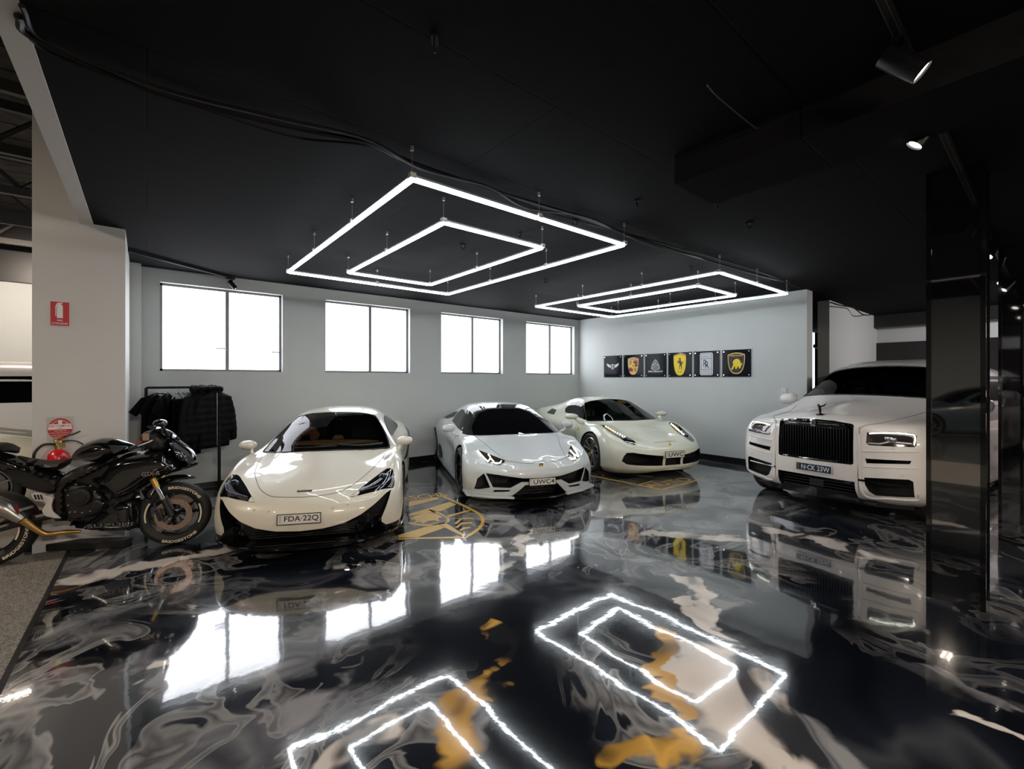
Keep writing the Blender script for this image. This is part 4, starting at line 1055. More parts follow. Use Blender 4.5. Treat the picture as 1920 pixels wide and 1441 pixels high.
for sg in (1, -1):
    b = MB(); b.prism([(.0, 0), (.06, .10), (.04, .19), (-.03, .20), (-.10, .06), (-.08, -.0)], (.70, sg * .50, .125), (.35, sg * .75, 0), (0, sg * .15, 1), (0, 1, 0), sg * .018)
    b.build('aero_fin', GLOSSB, t)
# hood shut line, badges, sensors
hood = tl = [(0, .548), (.16, .55), (.30, .56), (.43, .60), (.53, .655), (.62, .71), (.69, .76)]
c.line('bonnet_shut_line', [(-y, z) for y, z in hood[::-1]] + hood[1:], 'front', .003, BLACKM)
p = c.drop((0, .585), 'front', .004); b = MB(); b.box((0, 0, 0), (.004, .13, .022), bev=.002); o = b.build('bonnet_badge', BLACKP, t); o.location = p; o.rotation_euler = (0, -1.0, 0)
b = MB(); put_text(b, 'McLaren', (.003, 0, 0), (0, 1, 0), (0, 0, 1), .010, .10, .0006); b.build('badge_lettering', SILV, o)
for y, z in ((.27, .45), (-.27, .45), (.40, .46), (-.40, .46)):
    p = c.drop((y, z), 'front', .001); b = MB(); b.cyl((p.x - .003, p.y, p.z), (p.x + .004, p.y, p.z), .012, 14); b.build('parking_sensor', CREAM, t)
pp_ = c.drop((0, .385), 'front', .012)
plate(c, 'FDA·22Q', pp_, .36, .085, PLW, BLACKT, lean=.12, side_txt='NSW')
b = MB(); b.box((pp_.x - .02, 0, pp_.z), (.03, .2, .05)); b.build('plate_bracket', BLACKP, t)
mirror_pods(c, -.44, .90, .87, .085, .10, .055, CREAM, (-.36, .79, .775), .016)
# side glass, air intake behind the door
SW = [(-.80, .90), (-1.0, 1.02), (-1.2, 1.085), (-1.5, 1.11), (-1.75, 1.07), (-1.95, .97), (-1.8, .90), (-1.2, .875)]
c.patch('side_window', smooth2(SW, 3), 'left', TGLASS, .003, mirror=True)
c.patch('side_intake', smooth2([(-1.7, .40), (-1.95, .50), (-2.15, .80), (-2.28, .86), (-2.30, .78), (-2.2, .52), (-2.0, .40)], 3), 'left', BLACKP, .003, mirror=True)
# wiper
w0 = [c.drop(q, 'front', .022) for q in ((.62, .83), (.40, .845), (.16, .865), (-.28, .855))]
b = MB(); b.tube(cr(w0[:3], 4), [.014, .013, .012, .011, .010, .009, .008, .007, .006], 8); b.tube(cr([c.drop(q, 'front', .016) for q in ((.14, .86), (-.10, .855), (-.33, .848))], 4), .006, 6); b.tube(cr([c.drop(q, 'front', .016) for q in ((.45, .885), (.15, .875), (-.1, .858))], 4), .005, 6)
b.build('windscreen_wiper', BLACKP, t, smooth=True)
# cabin seen through the windscreen
TAN = mat('tan leather', (.42, .17, .06), .55)
b = MB(); b.sph((-.62, 0, .845), (.18, .58, .03), 28, 10); b.build('dashboard_trim', TAN, t, smooth=True)
b = MB(); b.tube([(-.78 + .05 * sin(q) * .3, -.33 + .17 * cos(q), .93 + .15 * sin(q)) for q in [2 * pi * i / 28 for i in range(28)]], .014, 8, closed=True); sw = b.build('steering_wheel', BLACKP, t, smooth=True)
b = MB(); inflate(b, [(-.17, .0), (-.12, .10), (0, .13), (.12, .10), (.17, 0), (.13, -.08), (.05, -.07), (.05, -.0), (-.05, -.0), (-.05, -.07), (-.13, -.08)], .035, .03, .02, o=(-.74, -.33, .93), u=(0, 1, 0), v=(.1, 0, 1), n=(1, 0, 0)); b.build('wheel_pad', TAN, sw, smooth=True)
for y in (.05, -.02 + .10): 
    b = MB(); b.sph((-.70, y, .885), (.06, .055, .045)); b.build('instrument_pod', TAN, t, smooth=True)
for y in (-.34, .34):
    b = MB(); inflate(b, [(-.20, .0), (-.22, .22), (-.13, .34), (-.10, .42), (.10, .42), (.13, .34), (.22, .22), (.20, 0)], .06, .06, .04, o=(-1.25, y, .72), u=(0, 1, 0), v=(-.2, 0, 1), n=(1, 0, 0)); b.build('seat', mat('dark leather', (.02, .017, .016), .5), t, smooth=True)
b = MB(); b.sph((-.93, 0, 1.10), (.02, .10, .03)); b.box((-.90, 0, 1.14), (.03, .03, .05)); b.build('rear_view_mirror', BLACKP, t, smooth=True)

# ------------------------------------------------------------------ pale grey-white wedge sports car
PEARL = paint('cool white car paint', (.60, .64, .64))
t = empty('sports_car', (4.36, 5.12, 0), R(247.3), 'cool white angular sports car with plate UWC4, lit headlights, second from the left', 'car')
H_ST = [
 [(.5, 0, .14), (.90, 0, .13), (.93, 0, .21), (.95, 0, .30), (.965, 0, .39), (.95, 0, .465), (.88, 0, .53), (.76, 0, .575), (.62, 0, .615)],
 [(.5, 0, .14), (.87, .30, .13), (.90, .31, .21), (.92, .31, .31), (.935, .31, .40), (.91, .31, .475), (.83, .30, .54), (.68, .25, .60), (.46, 0, .66)],
 [(.4, 0, .14), (.76, .60, .13), (.79, .62, .21), (.80, .63, .33), (.80, .63, .43), (.755, .62, .505), (.66, .57, .57), (.50, .38, .63), (.29, 0, .705)],
 [(.3, 0, .14), (.55, .87, .13), (.57, .89, .24), (.56, .90, .38), (.52, .885, .50), (.45, .835, .60), (.36, .70, .635), (.26, .44, .685), (.14, 0, .745)],
 [(.1, 0, .14), (.1, .93, .13), (.1, .945, .3), (.1, .945, .48), (.1, .93, .62), (.08, .87, .735), (.04, .72, .74), (.03, .45, .76), (.03, 0, .785)],
 [(-.35, 0, .13), (-.35, .93, .12), (-.35, .925, .3), (-.35, .93, .50), (-.36, .915, .64), (-.37, .87, .745), (-.36, .78, .80), (-.16, .48, .825), (-.06, 0, .83)],
 sec(-.72, .11, (.93, .11), (.89, .28), (.89, .48), (.91, .66), (.85, .79), (.69, .97, -.06), (.42, 1.02, .10), (0, 1.035, .18)),
 sec(-1.12, .11, (.93, .11), (.89, .28), (.87, .48), (.90, .66), (.83, .82), (.565, 1.13, 0), (.34, 1.175, .06), (0, 1.19, .10)),
 sec(-1.6, .11, (.94, .11), (.90, .28), (.88, .48), (.90, .68), (.84, .84), (.545, 1.165), (.33, 1.215), (0, 1.228)),
 sec(-2.1, .12, (.94, .12), (.93, .28), (.93, .50), (.93, .70), (.87, .85), (.52, 1.11), (.32, 1.16), (0, 1.175)),
 sec(-2.62, .15, (.94, .15), (.965, .33), (.965, .53), (.945, .72), (.87, .84), (.50, 1.0), (.3, 1.04), (0, 1.06)),
 sec(-3.1, .2, (.91, .2), (.94, .35), (.94, .53), (.92, .72), (.84, .82), (.48, .90), (.25, .93), (0, .94)),
 sec(-3.42, .28, (.78, .28), (.80, .4), (.80, .55), (.79, .70), (.72, .79), (.42, .84), (.25, .85), (0, .85)),
 [(-3.3, 0, .25), (-3.46, 0, .30), (-3.5, 0, .42), (-3.51, 0, .55), (-3.5, 0, .68), (-3.48, 0, .78), (-3.45, 0, .82), (-3.40, 0, .835), (-3.35, 0, .84)],
]
c = Car(t, loft_body(H_ST, crJ=(5,)), PEARL)
for ax_ in (0, -2.62): c.cut_cyl((ax_, .33), .365, .58, 1.2, BLACKP)
if TRACE:
    zz = lambda L: [(805 + x / 6, 735 + y / 6) for x, y in L]
    for nm, L in (('lamp', [(525,645),(560,655),(650,690),(850,770),(845,785),(800,822),(750,812),(640,790),(590,730)]), ('tri', [(505,1085),(540,970),(610,910),(625,930),(690,1070),(660,1075),(560,1090)]),
        ('main', [(640,910),(780,930),(1060,968),(1270,968),(1040,1010),(930,1075),(890,1078),(720,1070)]), ('L', [(1530,935),(1730,850)]), ('arm', [(720,1100),(960,1085),(1070,1010),(1140,1010),(920,1180),(1080,1045),(1140,1040),(640,1145),(420,1085)]),
        ('glass', [(455,450),(840,475),(1545,410),(1330,220),(1200,150),(770,150),(460,190)]), ('shut', [(500,470),(870,775),(1160,805),(1200,775),(1310,775),(1350,795),(1580,735)]), ('side', [(320,260),(370,170),(440,165),(440,340),(375,460),(330,400)])):
        print(nm, [tuple(round(v, 3) for v in p) for p in c.trace(zz(L))])
for ax_, rr_ in ((0, .33), (-2.62, .345)):
    for sd in (1, -1): wheel(t, ax_, .82, rr_, .24 if ax_ == 0 else .29, .25, 7, GLOSSB, sd, BLACKM, 2)
lamp = [(.736, .66), (.698, .652), (.614, .625), (.441, .570), (.452, .552), (.517, .519), (.567, .522), (.677, .543), (.708, .591)]
main = [(0, .357), (.252, .368), (.558, .41), (.705, .423), (.622, .245), (.41, .241), (.275, .318), (.13, .313), (.13, .276), (.223, .273), (.385, .12), (.385, -.1), (0, -.1)]
tri_ = [(.836, .20), (.803, .343), (.731, .415), (.716, .398), (.655, .24), (.679, .230), (.779, .202)]
c.cut(both(main), 'front', .03, BLACKP, floor=.60)
c.cut(tri_, 'front', .06, BLACKP, mirror=True)
c.cut([(.60, .208), (.40, .212), (.43, .19), (.62, .178)], 'front', .05, BLACKP, mirror=True)
c.finish()
GL2 = [(0, .812), (.3, .808), (.55, .80), (.74, .795), (.80, .802), (.735, .91), (.655, 1.03), (.59, 1.115), (.50, 1.158), (.27, 1.195), (0, 1.205)]
c.patch('windscreen', both(GL2), 'front', TGLASS, .004, step=.04)
LAMPB = mat('lamp housing', (.08, .075, .05), .15, .7, coat=1.0)
DRL = mat('lit running light', (1, 1, 1), .4, emit=(1.0, .97, .85), es=9)
hl = c.patch('headlight', lamp, 'front', LAMPB, .004, mirror=True, step=.02)
for h_, sg in zip(hl, (1, -1)):
    for k, s_ in enumerate(([(.722, .648), (.69, .59), (.655, .548)], [(.607, .615), (.605, .585), (.655, .548)], [(.605, .585), (.575, .536)], [(.49, .56), (.52, .54), (.575, .536)])):
        b = MB(); q = [c.drop((p.x, p.y), 'front', .007) for p in cr([(a, z_, 0) for a, z_ in s_], 4)]
        b.tube([(p.x, p.y * sg, p.z) for p in q], .0065 if k else .008, 6); b.build('running_light', DRL, h_, smooth=True)
c.line('bonnet_shut_line', [(-.66, .80), (-.55, .69), (-.425, .566)], 'front', .003, BLACKM)
c.line('bonnet_shut_line', [(.66, .80), (.55, .69), (.425, .566)], 'front', .003, BLACKM)
for a in ([(-.425, .566), (-.25, .545), (-.11, .535)], [(-.11, .535), (-.045, .555)], [(-.045, .555), (.045, .555)], [(.045, .555), (.11, .535)], [(.11, .535), (.25, .545), (.425, .566)]): c.line('bonnet_shut_line', a, 'front', .003, BLACKM, sub=3)
for sg in (1, -1): c.line('door_shut_line', [(-.60, .80), (-.62, .55), (-.55, .30), (-.50, .16)], 'left' if sg > 0 else 'right', .003, BLACKM); c.line('bumper_shut_line', [(.34, .60), (.22, .62), (.05, .70)], 'left' if sg > 0 else 'right', .003, BLACKM)
p = c.drop((0, .508), 'front', .004); b = MB(); b.prism(rot_poly(shield(.62, .80, .02), .042), (0, 0, 0), (0, 1, 0), (.35, 0, 1), (1, 0, 0), .003); o = b.build('crest_badge', BLKPR, t); o.location = p
b = MB(); b.prism(rot_poly(shield(.62, .80, .02), .026), (.003, 0, 0), (0, 1, 0), (.35, 0, 1), (1, 0, 0), .002); b.build('badge_bull', YEL, o)
# front apron: central splitter and the two angular arms' lips
b = MB(); b.prism([(.5, -.40), (.84, -.38), (.93, -.20), (.945, 0), (.93, .20), (.84, .38), (.5, .40)], (0, 0, .085), (1, 0, 0), (0, 1, 0), (0, 0, 1), .02); b.build('front_splitter', GLOSSB, t)
for sg in (1, -1):
    b = MB(); b.prism([(.30, sg * .935), (.60, sg * .93), (.80, sg * .66), (.93, sg * .37), (.88, sg * .36), (.70, sg * .6), (.50, sg * .85), (.30, sg * .88)], (0, 0, .105), (1, 0, 0), (0, 1, 0), (0, 0, 1), .02); b.build('lip_spoiler', PEARL, t)
b = MB()
for k in range(6): b.box((.63, 0, .12 + k * .045), (.01, 1.1, .006))
for k in range(22): b.box((.63, -.55 + k * .05, .24), (.01, .004, .26))
b.build('grille_mesh', BLACKM, t)
b = MB(); b.box((.80, 0, .335), (.10, .30, .02)); b.build('plate_bracket', BLACKP, t)
plate(c, 'UWC4', Vector((.972, 0, .315)), .36, .085, PLW, BLACKT, lean=.1, side_txt='NSW')
def box_mirrors(car, x, y, z, d, m, base, rot=.15):
    for sg in (1, -1):
        b = MB(); b.box((0, 0, 0), d, bev=min(d) * .45)
        for v in b.v: v.z += (v.y * sg) * -.08; v.x += -abs(v.y) * .15
        o = b.build('wing_mirror', m, car.t, smooth=True, angle=50); o.location = (x, sg * y, z); o.rotation_euler = (0, 0, sg * rot)
        e = Vector((base[0] - x, sg * (base[1] - y), base[2] - z))
        b = MB(); b.tube(cr([Vector((0, -sg * d[1] * .3, -d[2] * .35)), Vector((0.02, -sg * d[1] * .35, -d[2] * .7)), e], 4), .018, 8); b.build('mirror_stalk', m, o, smooth=True)
        b = MB(); b.box((-d[0] * .5 - .002, 0, 0), (.004, d[1] * .8, d[2] * .7)); b.build('mirror_glass', CHROME, o)
box_mirrors(c, -.50, 1.0, .885, (.12, .20, .115), PEARL, (-.48, .84, .775))
c.patch('side_window', [(-.47, .83), (-.65, .93), (-.95, 1.05), (-1.25, 1.11), (-1.45, 1.11), (-1.55, 1.03), (-1.5, .90), (-1.0, .86)], 'left', TGLASS, .003, mirror=True)
c.patch('quarter_intake', [(-1.62, 1.07), (-1.58, .97), (-2.0, .90), (-2.45, .89), (-2.4, .93), (-1.9, 1.03)], 'left', BLACKP, .003, mirror=True)
c.patch('side_intake', [(-1.72, .20), (-2.0, .40), (-2.2, .42), (-2.22, .26), (-2.1, .18)], 'left', BLACKP, .003, mirror=True)
c.patch('tail_light', [(.35, .72), (.70, .70), (.70, .66), (.35, .68)], 'rear', mat('lit tail lamp', (.5, .01, .01), .3, emit=(1, .03, .02), es=4), .004, mirror=True)
b = MB(); b.box((-3.36, 0, .965), (.25, 1.5, .02), bev=.008); 
for sg in (1, -1): b.box((-3.3, sg * .5, .92), (.15, .02, .10))
b.build('rear_wing', PEARL, t)

# ------------------------------------------------------------------ ivory mid-engined convertible in the corner
IVORY = paint('ivory car paint', (.64, .65, .54))
t = empty('sports_car', (7.01, 4.94, 0), R(250.1), 'ivory rounded sports car with plate UWC, farthest of the four, near the badge wall', 'car')
F_ST = [
 [(.6, 0, .18), (1.00, 0, .17), (1.04, 0, .21), (1.05, 0, .30), (1.08, 0, .43), (1.06, 0, .51), (.98, 0, .565), (.84, 0, .62), (.66, 0, .665)],
 [(.6, 0, .18), (.99, .32, .17), (1.02, .33, .21), (1.03, .33, .31), (1.05, .33, .43), (1.01, .33, .51), (.92, .32, .565), (.74, .26, .625), (.50, 0, .70)],
 [(.5, 0, .18), (.88, .62, .17), (.91, .64, .23), (.915, .64, .34), (.91, .64, .45), (.86, .63, .54), (.75, .58, .61), (.56, .38, .655), (.32, 0, .74)],
 [(.35, 0, .18), (.62, .87, .18), (.64, .89, .28), (.63, .90, .42), (.58, .885, .55), (.50, .83, .68), (.39, .69, .72), (.26, .42, .705), (.14, 0, .785)],
 [(.1, 0, .15), (.1, .93, .15), (.1, .955, .3), (.1, .955, .5), (.1, .935, .68), (.08, .83, .825), (.05, .68, .815), (.04, .42, .79), (0, 0, .835)],
 [(-.38, 0, .13), (-.38, .93, .12), (-.38, .93, .3), (-.38, .94, .52), (-.38, .92, .70), (-.38, .85, .82), (-.36, .75, .845), (-.14, .44, .865), (-.05, 0, .87)],
 sec(-.65, .12, (.91, .12), (.87, .3), (.87, .5), (.90, .68), (.82, .84), (.645, 1.03, -.02), (.40, 1.075, .08), (0, 1.085, .14)),
 sec(-.98, .12, (.91, .12), (.86, .3), (.85, .5), (.89, .70), (.79, .87), (.545, 1.175, 0), (.32, 1.215, .06), (0, 1.232, .10)),
 sec(-1.5, .12, (.92, .12), (.88, .3), (.87, .5), (.90, .74), (.79, .89), (.53, 1.205), (.32, 1.255), (0, 1.268)),
 sec(-2.0, .13, (.94, .13), (.95, .3), (.95, .52), (.95, .80), (.86, .94), (.50, 1.12), (.32, 1.17), (0, 1.18)),
 sec(-2.65, .15, (.945, .15), (.975, .33), (.975, .55), (.955, .82), (.84, .94), (.5, 1.0), (.3, 1.0), (0, 1.01)),
 sec(-3.1, .2, (.91, .2), (.94, .35), (.94, .55), (.90, .76), (.78, .86), (.45, .90), (.25, .91), (0, .92)),
 sec(-3.38, .28, (.74, .28), (.78, .4), (.78, .55), (.76, .70), (.68, .80), (.42, .84), (.25, .85), (0, .85)),
 [(-3.3, 0, .25), (-3.42, 0, .30), (-3.46, 0, .42), (-3.47, 0, .55), (-3.46, 0, .68), (-3.44, 0, .78), (-3.41, 0, .82), (-3.36, 0, .835), (-3.31, 0, .84)],
]
c = Car(t, loft_body(F_ST), IVORY)
for ax_ in (0, -2.65): c.cut_cyl((ax_, .34), .375, .58, 1.2, BLACKP)
if TRACE:
    zz = lambda L: [(1020 + x / 6.194, 725 + y / 6.194) for x, y in L]
    for nm, L in (('lamp', [(720,455),(800,470),(900,525),(1050,620),(1075,660),(1060,685),(960,670),(880,600),(820,560),(740,510)]), ('lampL', [(1630,430),(1680,480),(1760,580),(1780,640),(1755,655),(1710,570),(1680,490)]),
        ('gr', [(905,865),(930,800),(960,765),(1030,760),(1200,785),(1320,800),(1320,915),(1100,915),(960,905)]), ('gr2', [(1405,800),(1550,800),(1550,910),(1405,910)]), ('gr3',[(1580,790),(1700,760),(1800,720),(1800,800),(1780,850),(1700,880),(1570,900)]),
        ('glass', [(540,395),(800,395),(950,395),(1335,380),(1220,290),(1100,190),(1000,140),(700,130),(515,180)]), ('shut', [(1330,645),(1450,645),(1540,635)]), ('side', [(250,270),(320,180),(400,155),(465,158),(495,280),(497,395),(430,370),(330,320)])):
        print(nm, [tuple(round(v, 3) for v in p) for p in c.trace(zz(L))])
for ax_, rr_ in ((0, .345), (-2.65, .35)):
    for sd in (1, -1): wheel(t, ax_, .825, rr_, .25 if ax_ == 0 else .30, .26, 5, SILVER, sd, mat('yellow caliper', (.75, .42, .01), .35), 2, cap=mat('yellow cap', (.75, .42, .01), .35))


FG1 = [(.20, .405), (.45, .43), (.66, .457), (.735, .447), (.77, .395), (.80, .31), (.74, .262), (.588, .252), (.20, .245)]
c.cut(FG1, 'front', .10, BLACKP, mirror=True)
c.cut([(-.15, .405), (.15, .405), (.15, .245), (-.15, .245)], 'front', .10, BLACKP)
GLF = [(0, .876), (.39, .873), (.60, .865), (.735, .857), (.765, .87), (.70, .965), (.615, 1.09), (.545, 1.16), (.42, 1.198), (.2, 1.224), (0, 1.232)]
c.cut(both(GLF), 'front', .2, BLACKP, floor=-1.30)
c.finish()
c.patch('windscreen', both(GLF), 'front', mat('green tinted windscreen', (0, 0, 0), .02, trans=(.30, .36, .33)), .004, step=.05)
c.line('windscreen_seal', both(GLF), 'front', .008, BLACKP, closed=True, sub=2)
LF = [(.06, .74), (.14, .67), (.38, .60), (.68, .535), (.80, .545), (.84, .59), (.76, .68), (.60, .715), (.40, .755), (.2, .785)]
hl = c.patch('headlight', [(p.x, p.y) for p in cr([(a, b_, 0) for a, b_ in LF], 2, True)], 'top', GLOSSB, .005, mirror=True, step=.025)
AMB = mat('lit amber lamp', (1, .6, .1), .4, emit=(1, .62, .12), es=1.2)
for h_, sg in zip(hl, (1, -1)):
    b = MB()
    for k in range(9):
        q = c.drop((.14 + k * .055, .705 - k * .012), 'top', .008); b.sph((q.x, q.y * sg, q.z), .012, 8, 6)
    b.build('running_light', DRL, h_, smooth=True)
    b = MB(); q = c.drop((.62, .63), 'top', .006); b.sph((q.x, q.y * sg, q.z), (.05, .035, .02)); b.build('lamp_lens', mat('blue lens', (.02, .05, .08), .05, .7, coat=1), h_, smooth=True)
    b = MB(); q = c.drop((.16, .715), 'top', .008); q2 = c.drop((.40, .67), 'top', .008); b.tube([(q.x, q.y * sg, q.z), (q2.x, q2.y * sg, q2.z)], .006, 6); b.build('amber_strip', AMB, h_)
c.line('bonnet_shut_line', [(-.22, .595), (-.10, .601), (.10, .601), (.22, .595)], 'front', .003, BLACKM)
p = c.drop((0, .565), 'front', .004); b = MB(); b.box((0, 0, 0), (.004, .045, .06), bev=.002); o = b.build('nose_badge', YEL, t); o.location = p; o.rotation_euler = (0, -.6, 0)
b = MB(); b.prism(rot_poly(HORSE, .024), (.0025, 0, 0), (0, 1, 0), (0, 0, 1), (1, 0, 0), .001); b.build('badge_horse', BLKPR, o)
for sg in (1, -1):
    vw = 'left' if sg > 0 else 'right'
    p = c.drop((-.52, .70), vw, .003); b = MB(); b.prism(shield(.032, .045), (0, 0, 0), (1, 0, 0), (0, 0, 1), (0, 1, 0), sg * .003); o = b.build('fender_badge', YEL, t); o.location = p
    b = MB(); b.prism(rot_poly(HORSE, .025), (0, sg * .003, 0), (1, 0, 0), (0, 0, 1), (0, 1, 0), sg * .001); b.build('badge_horse', BLKPR, o)
    c.line('door_shut_line', [(-.62, .84), (-.66, .60), (-.60, .30), (-.56, .18)], vw, .003, BLACKM)
c.patch('side_window', [(-.44, .87), (-.66, 1.02), (-.95, 1.15), (-1.15, 1.19), (-1.36, 1.17), (-1.47, 1.02), (-1.40, .95), (-.95, .92), (-.6, .89)], 'left', TGLASS, .003, mirror=True)
c.patch('haunch_intake', [(-1.72, .88), (-1.75, .98), (-1.95, 1.0), (-2.0, .90)], 'left', BLACKP, .003, mirror=True)
c.patch('side_intake', [(-1.55, .45), (-1.9, .62), (-2.1, .80), (-2.2, .78), (-2.15, .55), (-1.9, .42)], 'left', BLACKP, .003, mirror=True)
b = MB(); b.prism([(.35, -.88), (.60, -.85), (.84, -.63), (.975, -.33), (1.01, 0), (.975, .33), (.84, .63), (.60, .85), (.35, .88)], (0, 0, .158), (1, 0, 0), (0, 1, 0), (0, 0, 1), .02); b.build('front_splitter', IVORY, t)
plate(c, 'UWC', Vector((1.10, .0, .425)), .372, .10, PLW, BLACKT, lean=.05, side_txt='NSW')
b = MB(); b.box((1.07, 0, .425), (.05, .2, .05)); b.build('plate_bracket', BLACKP, t)
mirror_pods(c, -.55, 1.03, .94, .09, .13, .055, IVORY, (-.42, .82, .83), .028)
# cabin
b = MB(); b.sph((-.55, 0, .87), (.30, .62, .05), 24, 8); b.build('dashboard', mat('dark dash', (.02, .02, .02), .5), t, smooth=True)
b = MB(); b.tube([(-.74, -.33 + .17 * cos(q), .98 + .16 * sin(q)) for q in [2 * pi * i / 28 for i in range(28)]], .014, 8, closed=True); b.build('steering_wheel', BLACKP, t, smooth=True)
for y in (-.34, .34):
    b = MB(); inflate(b, [(-.20, .0), (-.22, .22), (-.13, .34), (-.10, .44), (.10, .44), (.13, .34), (.22, .22), (.20, 0)], .06, .06, .04, o=(-1.22, y, .74), u=(0, 1, 0), v=(-.12, 0, 1), n=(1, 0, 0)); b.build('seat', mat('cream leather', (.35, .34, .28), .5), t, smooth=True)

# ------------------------------------------------------------------ big white luxury SUV
WSUV = paint('white suv paint', (.72, .69, .665))
t = empty('luxury_suv', (7.17, 1.77, 0), R(173.2), 'big white luxury SUV with tall black grille and plate N CK 23W', 'car')
C_ST = [
 [(.4, 0, .30), (.80, 0, .295), (.85, 0, .36), (.87, 0, .50), (.875, 0, .72), (.87, 0, .95), (.84, 0, 1.14), (.74, 0, 1.19), (.55, 0, 1.22)],
 [(.4, 0, .30), (.79, .30, .295), (.84, .32, .36), (.86, .32, .50), (.865, .32, .72), (.86, .32, .95), (.83, .31, 1.13), (.73, .28, 1.18), (.45, 0, 1.24)],
 [(.35, 0, .30), (.745, .62, .295), (.79, .64, .36), (.81, .64, .50), (.81, .65, .72), (.79, .65, .98), (.74, .64, 1.09), (.60, .50, 1.16), (.28, 0, 1.27)],
 [(.2, 0, .30), (.57, .93, .30), (.62, .96, .37), (.64, .975, .52), (.63, .975, .76), (.59, .96, .99), (.50, .89, 1.10), (.36, .64, 1.16), (.05, 0, 1.31)],
 [(0, 0, .28), (.1, 1.02, .29), (.1, 1.045, .40), (.1, 1.055, .56), (.1, 1.055, .80), (.08, 1.035, 1.02), (.0, .95, 1.15), (-.07, .70, 1.20), (-.18, 0, 1.345)],
 [(-.45, 0, .24), (-.45, 1.02, .25), (-.45, 1.035, .38), (-.45, 1.04, .56), (-.45, 1.04, .84), (-.45, 1.02, 1.08), (-.50, .95, 1.22), (-.44, .70, 1.29), (-.38, 0, 1.37)],
 [(-.85, 0, .24), (-.85, 1.02, .25), (-.85, 1.03, .38), (-.85, 1.03, .56), (-.85, 1.03, .84), (-.85, 1.01, 1.14), (-.80, .925, 1.31), (-.66, .68, 1.375), (-.52, 0, 1.40)],
 sec(-1.25, .24, (1.02, .25), (1.03, .38), (1.02, .56), (1.02, .84), (1.00, 1.16), (.86, 1.54, -.03), (.62, 1.62, .10), (0, 1.65, .24)),
 sec(-1.60, .24, (1.02, .25), (1.03, .38), (1.02, .56), (1.02, .84), (.99, 1.18), (.79, 1.76, 0), (.56, 1.855, .06), (0, 1.885, .12)),
 sec(-2.3, .24, (1.02, .25), (1.03, .38), (1.02, .56), (1.02, .84), (.99, 1.2), (.76, 1.82), (.52, 1.91), (0, 1.94)),
 sec(-3.3, .24, (1.03, .27), (1.05, .4), (1.05, .58), (1.045, .84), (1.0, 1.18), (.76, 1.80), (.50, 1.89), (0, 1.92)),
 sec(-3.9, .26, (1.0, .30), (1.02, .45), (1.02, .62), (1.01, .85), (.96, 1.18), (.75, 1.70), (.50, 1.80), (0, 1.83)),
 sec(-4.30, .3, (.80, .34), (.86, .46), (.88, .64), (.87, .86), (.84, 1.08), (.70, 1.25, .12), (.50, 1.30, .16), (0, 1.33, .18)),
 [(-4.2, 0, .32), (-4.36, 0, .36), (-4.42, 0, .50), (-4.44, 0, .65), (-4.43, 0, .86), (-4.38, 0, 1.06), (-4.33, 0, 1.15), (-4.28, 0, 1.19), (-4.22, 0, 1.22)],
]
c = Car(t, loft_body(C_ST), WSUV)
for ax_ in (0, -3.295): c.cut_cyl((ax_, .40), .43, .60, 1.3, BLACKP)
if TRACE:
    zz = lambda L: [(1380 + x / 4.803, 660 + y / 4.803) for x, y in L]
    for nm, L in (('grille', [(415,610),(520,590),(700,595),(900,615),(1080,650),(1070,1010),(700,965),(405,935)]), ('lampL', [(1175,715),(1400,710),(1580,725),(1600,760),(1595,845),(1400,845),(1190,835)]), ('lampR', [(165,640),(380,655),(378,760),(165,725)]),
        ('slotL', [(1160,960),(1575,978),(1560,1005),(1165,998)]), ('lowL', [(1150,1125),(1540,1140),(1570,1165),(1590,1300),(1250,1285),(1190,1250),(1155,1190)]), ('lowC', [(405,1070),(1070,1160),(1085,1260),(380,1180)]), ('frameL', [(1085,690),(1110,1140),(1140,1290),(1600,1330),(1610,1280)]),
        ('glass', [(560,420),(850,432),(1300,445),(1710,460),(1710,155),(1300,140),(780,158)]), ('spirit', [(755,555)]), ('plate', [(560,995),(865,1035),(865,1095),(560,1055)]), ('roof', [(760,140),(860,105),(1250,85),(1700,95)]), ('lowR', [(145,975),(370,1015),(370,1130),(340,1145),(145,1085)]), ('corner', [(120,650),(110,1000),(130,1070),(390,1180)])):
        print(nm, [tuple(round(v, 3) for v in p) for p in c.trace(zz(L))])
grille = [(0, 1.158), (.20, 1.152), (.36, 1.132), (.405, 1.11), (.410, .90), (.412, .675), (.39, .662), (0, .655)]
lampS = [(.525, 1.045), (.70, 1.066), (.86, 1.058), (.905, 1.03), (.915, .935), (.90, .915), (.73, .908), (.55, .905), (.525, .93)]
lowS = [(.508, .535), (.68, .552), (.87, .565), (.90, .545), (.905, .375), (.78, .36), (.60, .345), (.55, .38), (.515, .455)]
lowC = [(0, .468), (.42, .468), (.425, .36), (.43, .2), (0, .2)]
c.cut(both(grille), 'front', .03, GLOSSB, floor=.70)
c.cut(lampS, 'front', .02, BLACKP, mirror=True)
c.cut([(.52, .752), (.885, .768), (.875, .732), (.53, .70)], 'front', .06, BLACKP, mirror=True)
c.cut(lowS, 'front', .08, BLACKP, mirror=True)
c.cut(both(lowC), 'front', .08, BLACKP)
GLS = [(0, 1.425), (.35, 1.418), (.65, 1.40), (.84, 1.375), (.875, 1.385), (.85, 1.50), (.79, 1.66), (.74, 1.735), (.64, 1.775), (.35, 1.82), (0, 1.835)]
c.cut(both(GLS), 'front', .2, BLACKP, floor=-1.9)
for ax_ in (0, -3.295):
    for sd in (1, -1): wheel(t, ax_, .90, .40, .28, .29, 7, SILVER, sd, None, 1)
c.finish()
c.patch('windscreen', both(GLS), 'front', mat('smoked windscreen', (0, 0, 0), .02, trans=(.22, .22, .23)), .004, step=.06)
